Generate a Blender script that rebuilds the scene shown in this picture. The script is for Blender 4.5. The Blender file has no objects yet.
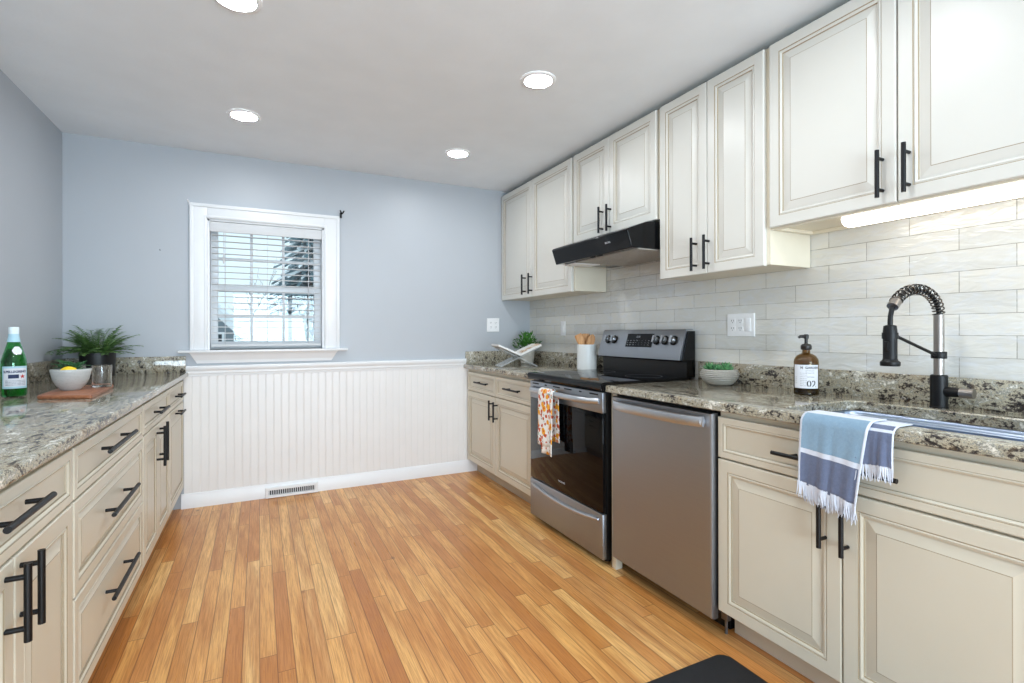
import bpy, bmesh, math, random
from mathutils import Vector, Matrix
random.seed(7)
scn = bpy.context.scene
COL = scn.collection

# ------------------------------------------------------------------ camera, world, exposure
CAM_H = 1.19
FPX, YAW, ROLL, SHIFT = 508.60, 0.461367, -0.0020876, -8.71957
cam_d = bpy.data.cameras.new('camera'); cam = bpy.data.objects.new('camera', cam_d); COL.objects.link(cam)
cam_d.sensor_width = 36.0; cam_d.lens = FPX / 1024 * 36.0; cam_d.shift_y = SHIFT / 1024
cam_d.clip_start = 0.02; cam_d.clip_end = 300
_f = Vector((math.sin(YAW), math.cos(YAW), 0)); _r = Vector((math.cos(YAW), -math.sin(YAW), 0)); _u = Vector((0, 0, 1))
_r2 = _r * math.cos(ROLL) + _u * math.sin(ROLL); _u2 = -_r * math.sin(ROLL) + _u * math.cos(ROLL)
cam.matrix_world = Matrix(((_r2.x, _u2.x, -_f.x, 0), (_r2.y, _u2.y, -_f.y, 0), (_r2.z, _u2.z, -_f.z, CAM_H), (0, 0, 0, 1)))
scn.camera = cam

world = bpy.data.worlds.new('overcast_winter_sky'); scn.world = world; world.use_nodes = True
_bg = world.node_tree.nodes['Background']
_bg.inputs[0].default_value = (0.76, 0.91, 1.0, 1); _bg.inputs[1].default_value = 1.08

vs = scn.view_settings
vs.view_transform = 'Standard'; vs.look = 'None'; vs.exposure = 0.2; vs.gamma = 1.0; vs.use_curve_mapping = False
cy = scn.cycles
cy.use_denoising = True
cy.max_bounces = 10; cy.diffuse_bounces = 5; cy.glossy_bounces = 5; cy.transmission_bounces = 10; cy.transparent_max_bounces = 16
cy.sample_clamp_indirect = 6.0; cy.caustics_refractive = False; cy.caustics_reflective = False; cy.blur_glossy = 0.5

CAN_EMIT = 136.0        # recessed ceiling lamps
TUBE_EMIT = 4.0        # under-cabinet tube
FILL_W = 210.0           # added fill lamp behind the camera, tilted up to lift the ceiling
_l = bpy.data.lights.new('rear_fill', 'AREA'); _l.shape = 'RECTANGLE'; _l.size = 2.0; _l.size_y = 1.9
_l.energy = FILL_W; _l.color = (0.76, 0.885, 1.0)
_lo = bpy.data.objects.new('rear_fill', _l); COL.objects.link(_lo); _lo.location = (0.55, -2.72, 1.08); _lo.rotation_euler = (math.radians(112), 0, 0)

# ------------------------------------------------------------------ dimensions (metres)
XL, XR, YB, D, CEIL = -1.099, 2.216, -2.6, 4.093, 2.447

# ------------------------------------------------------------------ materials
def lin(c):
    return tuple((x/255/12.92) if x/255 <= 0.04045 else ((x/255+0.055)/1.055)**2.4 for x in c) + (1.0,)
class NT:
    def __init__(s, name):
        s.m = bpy.data.materials.new(name); s.m.use_nodes = True
        s.t = s.m.node_tree; s.b = s.t.nodes['Principled BSDF']; s.out = s.t.nodes['Material Output']
    def n(s, typ, **kw):
        nd = s.t.nodes.new(typ)
        for k, v in kw.items(): setattr(nd, k, v)
        return nd
    def put(s, sock, val):
        if isinstance(val, bpy.types.NodeSocket): s.t.links.new(val, sock)
        elif val is not None: sock.default_value = val
    def math(s, op, a, b=None, c=None):
        nd = s.n('ShaderNodeMath', operation=op)
        for i, x in enumerate((a, b, c)):
            if x is not None: s.put(nd.inputs[i], x)
        return nd.outputs[0]
    def coord(s, scale=(1, 1, 1), kind='Object', rot=(0, 0, 0)):
        tc = s.n('ShaderNodeTexCoord'); mp = s.n('ShaderNodeMapping')
        mp.inputs['Scale'].default_value = scale; mp.inputs['Rotation'].default_value = rot
        s.put(mp.inputs[0], tc.outputs[kind]); return mp.outputs[0]
    def noise(s, vec, scale=5, detail=3, rough=0.5, dist=0.0):
        nd = s.n('ShaderNodeTexNoise'); s.put(nd.inputs['Vector'], vec)
        nd.inputs['Scale'].default_value = scale; nd.inputs['Detail'].default_value = detail
        nd.inputs['Roughness'].default_value = rough; nd.inputs['Distortion'].default_value = dist
        return nd.outputs[0]
    def ramp(s, fac, stops, interp='LINEAR'):
        nd = s.n('ShaderNodeValToRGB'); cr = nd.color_ramp; cr.interpolation = interp
        while len(cr.elements) < len(stops): cr.elements.new(0.5)
        for e, (p, c) in zip(cr.elements, stops):
            e.position = p; e.color = c if len(c) == 4 else tuple(c) + (1,)
        s.put(nd.inputs[0], fac); return nd.outputs[0]
    def mix(s, fac, a, b, blend='MIX'):
        nd = s.n('ShaderNodeMix', data_type='RGBA', blend_type=blend)
        s.put(nd.inputs[0], fac); s.put(nd.inputs[6], a); s.put(nd.inputs[7], b); return nd.outputs[2]
    def bump(s, h, strength=0.2, dist=0.01, normal=None):
        nd = s.n('ShaderNodeBump'); nd.inputs['Strength'].default_value = strength; nd.inputs['Distance'].default_value = dist
        s.put(nd.inputs['Height'], h)
        if normal is not None: s.put(nd.inputs['Normal'], normal)
        return nd.outputs[0]
    def set(s, **kw):
        for k, v in kw.items(): s.put(s.b.inputs[k.replace('_', ' ')], v)
        return s

def paint(name, c, rough=0.5, var=0.05, scale=9, metallic=0.0, bump=0.0, coat=0.0):
    t = NT(name); c = lin(c)
    n = t.noise(t.coord(), scale, 3)
    d = tuple(x*(1-var) for x in c[:3]) + (1,); u = tuple(min(1, x*(1+var)) for x in c[:3]) + (1,)
    t.set(Base_Color=t.ramp(n, [(0.3, d), (0.7, u)]), Roughness=rough, Metallic=metallic, Coat_Weight=coat)
    if bump: t.set(Normal=t.bump(t.noise(t.coord(), scale*12, 4), bump, 0.002))
    return t.m

M = {}
M['wall'] = paint('blue_grey_wall_paint', (177, 182, 188), 0.42, 0.015, 2, bump=0.05)
M['ceiling'] = paint('ceiling_white', (230, 236, 241), 0.9, 0.02, 5, bump=0.25)
M['trim'] = paint('trim_white', (228, 230, 232), 0.35, 0.01)
M['bead'] = paint('beadboard_white', (226, 225, 224), 0.4, 0.012)
M['rearwall'] = paint('rear_wall_paint', (196, 200, 206), 0.7, 0.02)
M['cream'] = paint('cream_paint_for_upper_light', (210, 209, 202), 0.36, 0.012, 4)  # uppers' copy of the cabinet paint, tone set against their stronger light
M['cream_base_lit'] = paint('cream_paint_for_base_light', (207, 201, 184), 0.36, 0.012, 4)  # same paint as the uppers, tone shifted to make up for base-level light
M['glaze'] = paint('brown_glaze_line', (158, 144, 120), 0.4, 0.05)
M['carcass'] = paint('cabinet_side_cream', (219, 211, 192), 0.42, 0.02)
M['shadowgap'] = paint('cabinet_shadow_gap', (120, 112, 98), 0.7, 0.02)  # shade above the wall cabinets, put into the strip's colour
M['toe'] = paint('toe_kick_board', (190, 180, 162), 0.6, 0.05)
M['iron'] = paint('black_iron_pull', (13, 13, 15), 0.42, 0.1, 30)
M['black'] = paint('black_enamel', (9, 9, 10), 0.22, 0.1)
M['blackmatte'] = paint('black_plastic', (11, 11, 12), 0.45, 0.1)
for _k in ('iron', 'blackmatte', 'black'): M[_k].node_tree.nodes['Principled BSDF'].inputs['Specular IOR Level'].default_value = 0.3
M['mat'] = paint('black_foam_mat', (19, 20, 23), 0.75, 0.15, 60, bump=0.3)
M['pump'] = paint('black_pump', (20, 19, 18), 0.35, 0.1)
M['pot'] = paint('black_ceramic', (17, 18, 22), 0.4, 0.1)
M['soil'] = paint('potting_soil', (50, 38, 28), 0.95, 0.4, 60, bump=0.5)
M['plate'] = paint('white_plastic', (236, 237, 238), 0.35, 0.01)
M['slot'] = paint('outlet_slot', (70, 72, 76), 0.6, 0.02)
def blindmat():
    t = NT('blind_vinyl'); n = t.noise(t.coord(), 8, 2); c = t.ramp(n, [(0.3, lin((238, 239, 240))), (0.7, lin((244, 245, 246)))])
    t.set(Base_Color=c, Roughness=0.45); tl = t.n('ShaderNodeBsdfTranslucent'); t.put(tl.inputs[0], c); mx = t.n('ShaderNodeMixShader'); mx.inputs[0].default_value = 0.4
    t.put(mx.inputs[1], t.b.outputs[0]); t.put(mx.inputs[2], tl.outputs[0]); t.put(t.out.inputs[0], mx.outputs[0]); return t.m
M['blind'] = blindmat()
M['cord'] = paint('blind_cord', (205, 207, 210), 0.8, 0.02)
M['crock'] = paint('white_ceramic', (222, 224, 222), 0.35, 0.02)
M['lime'] = paint('stone_pot', (190, 186, 176), 0.8, 0.12, 40, bump=0.3)
M['label'] = paint('paper_label', (226, 228, 234), 0.6, 0.02)
M['ink'] = paint('black_ink', (22, 22, 26), 0.6, 0.02)
M['bluelabel'] = paint('pale_blue_label', (176, 212, 226), 0.5, 0.03)
M['inkblue'] = paint('dark_blue_ink', (30, 44, 84), 0.6, 0.05)
M['inkred'] = paint('red_star_ink', (196, 52, 48), 0.6, 0.05)
M['cap'] = paint('white_screw_cap', (225, 236, 240), 0.35, 0.03)
M['lemon'] = paint('lemon_peel', (244, 206, 30), 0.45, 0.08, 40, bump=0.2)
M['silvertext'] = paint('silver_lettering', (180, 182, 186), 0.4, 0.02)
M['greyfilter'] = paint('hood_filter_mesh', (172, 166, 158), 0.5, 0.1, 60, metallic=0.3, bump=0.4)
M['snow'] = paint('snow', (244, 248, 251), 0.9, 0.02, 3)
M['siding'] = paint('grey_siding', (128, 138, 144), 0.8, 0.05, 3)
M['bark'] = paint('winter_bark', (64, 66, 68), 0.9, 0.25, 20)
M['needles'] = paint('dark_conifer', (108, 130, 138), 0.9, 0.25, 5)
M['darkglass'] = paint('dark_pane', (40, 48, 56), 0.1, 0.1)

def stainless(name, c, rough=0.3, axis=(1, 1, 120)):
    t = NT(name)
    n = t.noise(t.coord(axis), 6, 3)
    c = lin(c)
    t.set(Base_Color=t.ramp(n, [(0.3, tuple(x*0.93 for x in c[:3])), (0.7, c)]), Metallic=1.0,
          Roughness=t.ramp(n, [(0.2, (rough*0.85,)*3), (0.8, (rough*1.15,)*3)]), Normal=t.bump(n, 0.04, 0.001))
    return t.m
M['steel'] = stainless('brushed_stainless', (164, 168, 174), 0.40)
M['handlesteel'] = stainless('polished_stainless', (196, 198, 202), 0.36)
M['steelside'] = stainless('dark_stainless_edge', (120, 120, 122), 0.4)
M['chrome'] = stainless('satin_nickel', (158, 152, 146), 0.33)
M['sinksteel'] = stainless('sink_stainless', (178, 193, 214), 0.30)
M['spring'] = stainless('dark_spring_steel', (98, 94, 90), 0.25)

def glassy_black(name, c=(8, 8, 10), rough=0.04):
    t = NT(name); n = t.noise(t.coord(), 3, 2)
    t.set(Base_Color=t.ramp(n, [(0.3, lin(c)), (0.7, lin(tuple(x+3 for x in c)))]), Roughness=rough, Specular_IOR_Level=0.24)
    return t.m
M['blackglass'] = glassy_black('black_glass')
M['hoodblack'] = glassy_black('glossy_black_hood', (10, 11, 13), 0.12)

def granite():
    t = NT('speckled_granite')
    vec = t.coord((1, 1, 1), rot=(0.3, 0.2, 0.5))
    st = t.coord((3.2, 1.0, 2.2), rot=(0.2, 0.4, 0.55))
    big = t.noise(st, 5, 5, 0.6, 1.2)
    mid = t.noise(st, 19, 6, 0.72, 1.0)
    fine = t.noise(vec, 85, 4, 0.75, 0.3)
    v = t.math('ADD', t.math('MULTIPLY', big, 0.6), t.math('ADD', t.math('MULTIPLY', mid, 1.0), t.math('MULTIPLY', fine, 0.7)))
    c = t.ramp(t.math('SUBTRACT', v, 0.65), [(0.30, lin((30, 28, 30))), (0.39, lin((74, 68, 64))), (0.45, lin((138, 130, 114))), (0.51, lin((190, 182, 158))),
                       (0.57, lin((112, 112, 108))), (0.63, lin((186, 182, 168))), (0.73, lin((226, 222, 210)))])
    vor = t.n('ShaderNodeTexVoronoi'); t.put(vor.inputs['Vector'], vec); vor.inputs['Scale'].default_value = 120
    sp = t.ramp(vor.outputs['Color'], [(0.0, (1, 1, 1)), (0.16, (1, 1, 1)), (0.2, (0, 0, 0))])
    dk = t.ramp(t.noise(st, 9, 5, 0.7, 1.5), [(0.56, (0, 0, 0)), (0.68, (1, 1, 1))])
    c = t.mix(t.math('MULTIPLY', sp, t.math('ADD', dk, 0.25)), c, lin((40, 34, 36)))
    tan = t.ramp(t.noise(vec, 6, 3, 0.6, 1), [(0.55, (0, 0, 0)), (0.75, (1, 1, 1))])
    c = t.mix(t.math('MULTIPLY', tan, 0.35), c, lin((168, 138, 98)))
    t.set(Base_Color=c, Roughness=0.09, Specular_IOR_Level=0.55)
    return t.m
M['granite'] = granite()

def oak_floor():
    t = NT('oak_strip_floor')
    tc = t.n('ShaderNodeTexCoord'); sx = t.n('ShaderNodeSeparateXYZ'); t.put(sx.inputs[0], tc.outputs['Object'])
    X, Y = sx.outputs[0], sx.outputs[1]
    bx = t.math('DIVIDE', X, 0.0572); ix = t.math('FLOOR', bx); fx = t.math('FRACT', bx)
    w1 = t.n('ShaderNodeTexWhiteNoise', noise_dimensions='1D'); t.put(w1.inputs['W'], ix)
    w2 = t.n('ShaderNodeTexWhiteNoise', noise_dimensions='1D'); t.put(w2.inputs['W'], t.math('ADD', ix, 311.7))
    L = t.math('ADD', 0.65, t.math('MULTIPLY', w2.outputs[0], 0.9))
    by = t.math('DIVIDE', t.math('ADD', Y, t.math('MULTIPLY', w1.outputs[0], 9.0)), L); iy = t.math('FLOOR', by); fy = t.math('FRACT', by)
    cb = t.n('ShaderNodeCombineXYZ'); t.put(cb.inputs[0], ix); t.put(cb.inputs[1], iy)
    w3 = t.n('ShaderNodeTexWhiteNoise', noise_dimensions='3D'); t.put(w3.inputs[0], cb.outputs[0]); rid = w3.outputs[0]
    gv = t.n('ShaderNodeCombineXYZ'); t.put(gv.inputs[0], t.math('MULTIPLY', X, 22.0)); t.put(gv.inputs[1], t.math('MULTIPLY', Y, 1.6)); t.put(gv.inputs[2], t.math('MULTIPLY', rid, 60.0))
    g1 = t.noise(gv.outputs[0], 1.6, 3, 0.5, 0.9)
    wv = t.n('ShaderNodeTexWave', wave_type='RINGS', rings_direction='X'); t.put(wv.inputs[0], gv.outputs[0])
    wv.inputs['Scale'].default_value = 0.9; wv.inputs['Distortion'].default_value = 5.0; wv.inputs['Detail'].default_value = 2.0; wv.inputs['Detail Scale'].default_value = 0.8
    gf = t.n('ShaderNodeCombineXYZ'); t.put(gf.inputs[0], t.math('MULTIPLY', X, 260.0)); t.put(gf.inputs[1], t.math('MULTIPLY', Y, 7.0)); t.put(gf.inputs[2], t.math('MULTIPLY', rid, 90.0))
    g2 = t.noise(gf.outputs[0], 1.0, 3, 0.6)
    base = t.ramp(rid, [(0.0, lin((178, 112, 60))), (0.12, lin((208, 144, 80))), (0.4, lin((226, 168, 98))), (0.7, lin((236, 184, 112))), (0.9, lin((244, 202, 136))), (1.0, lin((204, 140, 78)))])
    gr = t.math('ADD', t.math('MULTIPLY', g1, 0.5), t.math('MULTIPLY', wv.outputs['Fac'], 0.32))
    c = t.mix(t.ramp(gr, [(0.25, (0.75,)*3), (0.62, (0, 0, 0))]), base, lin((186, 120, 58)))
    c = t.mix(t.ramp(g2, [(0.36, (0.55,)*3), (0.58, (0, 0, 0))]), c, lin((150, 92, 46)))
    kn = t.n('ShaderNodeTexVoronoi'); kv = t.n('ShaderNodeCombineXYZ'); t.put(kv.inputs[0], t.math('MULTIPLY', X, 1.0)); t.put(kv.inputs[1], t.math('MULTIPLY', Y, 0.55))
    t.put(kn.inputs['Vector'], kv.outputs[0]); kn.inputs['Scale'].default_value = 4.2
    c = t.mix(t.ramp(kn.outputs['Distance'], [(0.015, (0.75,)*3), (0.06, (0, 0, 0))]), c, lin((100, 58, 32)))
    ex = t.math('MINIMUM', fx, t.math('SUBTRACT', 1.0, fx))
    ey = t.math('MULTIPLY', t.math('MINIMUM', fy, t.math('SUBTRACT', 1.0, fy)), t.math('MULTIPLY', L, 17.5))
    e = t.math('MINIMUM', ex, ey)
    seam = t.ramp(e, [(0.012, (1, 1, 1)), (0.04, (0, 0, 0))])
    c = t.mix(t.math('MULTIPLY', seam, 0.72), c, lin((96, 56, 28)))
    t.set(Base_Color=c, Roughness=t.ramp(g2, [(0.3, (0.36,)*3), (0.7, (0.27,)*3)]), Normal=t.bump(t.math('ADD', seam, t.math('MULTIPLY', g2, -0.1)), -0.25, 0.002))
    return t.m
M['floor'] = oak_floor()

def tile():
    t = NT('handmade_subway_tile')
    tc = t.n('ShaderNodeTexCoord'); sx = t.n('ShaderNodeSeparateXYZ'); t.put(sx.inputs[0], tc.outputs['Object'])
    cb = t.n('ShaderNodeCombineXYZ'); t.put(cb.inputs[0], t.math('ADD', sx.outputs[1], 0.306*30 - 0.753)); t.put(cb.inputs[1], t.math('ADD', sx.outputs[2], 0.0757*21 - 1.4795 + 0.0757))
    br = t.n('ShaderNodeTexBrick'); br.offset = 0.5; br.offset_frequency = 2; br.squash = 1.0
    t.put(br.inputs['Vector'], cb.outputs[0]); br.inputs['Scale'].default_value = 1.0
    br.inputs['Brick Width'].default_value = 0.306; br.inputs['Row Height'].default_value = 0.0757
    br.inputs['Mortar Size'].default_value = 0.0013; br.inputs['Mortar Smooth'].default_value = 0.2
    br.inputs['Color1'].default_value = lin((204, 204, 199)); br.inputs['Color2'].default_value = lin((222, 219, 210)); br.inputs['Mortar'].default_value = lin((146, 142, 132))
    cl = t.noise(t.coord((1, 6, 14)), 2.2, 3, 0.6, 1.0)
    c = t.mix(t.ramp(cl, [(0.45, (0, 0, 0)), (0.75, (0.6,)*3)]), br.outputs[0], lin((214, 218, 224)))
    wob = t.noise(t.coord((1, 5, 14)), 2.6, 2, 0.5, 0.6)
    per = t.math('ADD', t.math('MULTIPLY', wob, 1.0), t.math('MULTIPLY', br.outputs['Fac'], -0.5))
    t.set(Base_Color=c, Roughness=t.math('ADD', 0.07, t.math('MULTIPLY', br.outputs['Fac'], 0.6)), Normal=t.bump(per, 0.45, 0.008), Specular_IOR_Level=0.8)
    return t.m
M['tile'] = tile()

def glass(name, c=(1, 1, 1, 1), rough=0.0, ior=1.45):
    t = NT(name); t.b.inputs['Base Color'].default_value = c; n = t.noise(t.coord(), 8, 2)
    t.set(Transmission_Weight=1.0, IOR=ior, Roughness=t.ramp(n, [(0, (rough,)*3), (1, (rough+0.01,)*3)]))
    return t.m
M['glass'] = glass('clear_glass')
M['greenglass'] = glass('green_bottle_glass', (0.16, 0.68, 0.26, 1))
M['amber'] = glass('amber_bottle_glass', (0.42, 0.26, 0.05, 1))
def pane():
    t = NT('window_pane'); t.t.nodes.remove(t.b)
    tr = t.n('ShaderNodeBsdfTransparent'); tr.inputs[0].default_value = (0.95, 0.985, 0.99, 1); gl = t.n('ShaderNodeBsdfGlossy'); gl.inputs['Roughness'].default_value = 0.02
    fr = t.n('ShaderNodeFresnel'); fr.inputs[0].default_value = 1.45; mx = t.n('ShaderNodeMixShader')
    t.put(mx.inputs[0], fr.outputs[0]); t.put(mx.inputs[1], tr.outputs[0]); t.put(mx.inputs[2], gl.outputs[0]); t.put(t.out.inputs[0], mx.outputs[0])
    return t.m
M['pane'] = pane()
def acrylic():
    t = NT('clear_acrylic'); n = t.noise(t.coord(), 8, 2); t.set(Base_Color=t.ramp(n, [(0.3, lin((226, 230, 232))), (0.7, lin((236, 239, 240)))]), Roughness=0.08)
    tr = t.n('ShaderNodeBsdfTransparent'); mx = t.n('ShaderNodeMixShader'); mx.inputs[0].default_value = 0.42
    t.put(mx.inputs[1], tr.outputs[0]); t.put(mx.inputs[2], t.b.outputs[0]); t.put(t.out.inputs[0], mx.outputs[0]); return t.m
M['acrylic'] = acrylic()
def emit(name, c, s):
    t = NT(name); t.set(Base_Color=(0.9, 0.9, 0.9, 1), Emission_Color=c, Emission_Strength=s, Roughness=0.5); return t.m
M['can'] = emit('lamp_lens', (0.925, 0.965, 1.0, 1), CAN_EMIT)
M['tube'] = emit('tube_lens', (1.0, 0.95, 0.87, 1), TUBE_EMIT)
def wood(name, a, b, sc=(30, 30, 3), rough=0.5):
    t = NT(name); n = t.noise(t.coord(sc), 2.0, 4, 0.6, 0.8)
    t.set(Base_Color=t.ramp(n, [(0.3, lin(a)), (0.7, lin(b))]), Roughness=rough); return t.m
M['board'] = wood('warm_board_wood', (132, 78, 50), (178, 116, 80), (30, 4, 30), 0.4)
M['spoon'] = wood('beech_utensil', (176, 120, 70), (214, 164, 112), (40, 40, 5), 0.55)
def leaf(name, a, b):
    t = NT(name); n = t.noise(t.coord(), 60, 2)
    t.set(Base_Color=t.ramp(n, [(0.3, lin(a)), (0.7, lin(b))]), Roughness=0.5, Subsurface_Weight=0.0); return t.m
M['fern'] = leaf('fern_green', (56, 92, 44), (118, 156, 84))
M['succ'] = leaf('succulent_green', (48, 110, 62), (110, 168, 112))
M['herb'] = leaf('herb_green', (32, 88, 28), (88, 150, 58))
M['mint'] = leaf('mint_green', (48, 104, 62), (100, 150, 100))
def cloth(name, a, b, sc=900):
    t = NT(name); w = t.n('ShaderNodeTexChecker'); t.put(w.inputs[0], t.coord()); w.inputs['Scale'].default_value = sc
    w.inputs[1].default_value = lin(a); w.inputs[2].default_value = lin(b)
    n = t.noise(t.coord(), 120, 4, 0.7)
    c = t.mix(t.ramp(n, [(0.3, (0.35,)*3), (0.7, (0, 0, 0))]), w.outputs[0], lin(tuple(max(0, x-22) for x in a)))
    t.set(Base_Color=c, Roughness=0.95, Sheen_Weight=0.2, Normal=t.bump(n, 0.4, 0.002)); return t.m
M['tlight'] = cloth('light_blue_weave', (124, 152, 174), (138, 166, 186))
M['tdark'] = cloth('slate_blue_weave', (92, 102, 128), (108, 118, 144))
M['twhite'] = cloth('white_weave', (206, 212, 224), (214, 219, 229))
def speck(name, base, dot, sc, thr):
    t = NT(name); v = t.n('ShaderNodeTexVoronoi'); t.put(v.inputs['Vector'], t.coord()); v.inputs['Scale'].default_value = sc
    n = t.noise(t.coord((6, 6, 60)), 3, 3)
    b = t.ramp(n, [(0.3, lin(base)), (0.7, lin(tuple(min(255, x+12) for x in base)))])
    t.set(Base_Color=t.mix(t.ramp(v.outputs['Distance'], [(thr, (1, 1, 1)), (thr+0.08, (0, 0, 0))]), b, lin(dot)), Roughness=0.4); return t.m
M['bowl'] = speck('speckled_stoneware', (186, 188, 186), (140, 140, 138), 160, 0.12)
M['concrete'] = speck('ribbed_concrete', (154, 151, 143), (122, 120, 114), 200, 0.2)
def floral():
    t = NT('floral_print_cotton'); base = lin((236, 234, 230))
    vec = t.coord()
    def layer(c, scale, thr, off, prob):
        v = t.n('ShaderNodeTexVoronoi'); mp = t.n('ShaderNodeMapping'); mp.inputs['Location'].default_value = off; t.put(mp.inputs[0], vec)
        nz = t.n('ShaderNodeTexNoise'); t.put(nz.inputs['Vector'], mp.outputs[0]); nz.inputs['Scale'].default_value = scale*2.2
        mv = t.n('ShaderNodeMix', data_type='VECTOR'); mv.inputs[0].default_value = 0.012; t.put(mv.inputs[4], mp.outputs[0]); t.put(mv.inputs[5], nz.outputs[1])
        t.put(v.inputs['Vector'], mv.outputs[1]); v.inputs['Scale'].default_value = scale
        sp = t.n('ShaderNodeSeparateColor'); t.put(sp.inputs[0], v.outputs['Color'])
        on = t.math('MULTIPLY', t.math('LESS_THAN', v.outputs['Distance'], thr), t.math('LESS_THAN', sp.outputs[0], prob))
        return on, c
    c = base
    for col, sc, th, off, pr in (((150, 176, 164), 42, 0.34, (3, 1, 2), 0.45), ((110, 70, 44), 55, 0.3, (1, 5, 7), 0.4), ((196, 86, 50), 38, 0.40, (9, 2, 4), 0.45),
                                 ((226, 150, 110), 30, 0.34, (2, 8, 1), 0.4), ((236, 166, 40), 21, 0.42, (5, 5, 5), 0.42), ((206, 92, 44), 21, 0.17, (5, 5, 5), 0.42)):
        on, _c = layer(col, sc, th, off, pr); c = t.mix(on, c, lin(col))
    t.set(Base_Color=c, Roughness=0.9); return t.m
M['floral'] = floral()
def page():
    t = NT('book_page'); n = t.noise(t.coord((3, 3, 3)), 7, 2)
    t.set(Base_Color=t.ramp(n, [(0.42, lin((228, 224, 216))), (0.55, lin((206, 178, 146))), (0.66, lin((150, 110, 80)))]), Roughness=0.6); return t.m
M['photo'] = page()
M['paper'] = paint('white_page', (230, 229, 226), 0.6, 0.01)
M['bookcover'] = paint('book_cover', (196, 192, 186), 0.5, 0.03)

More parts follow.
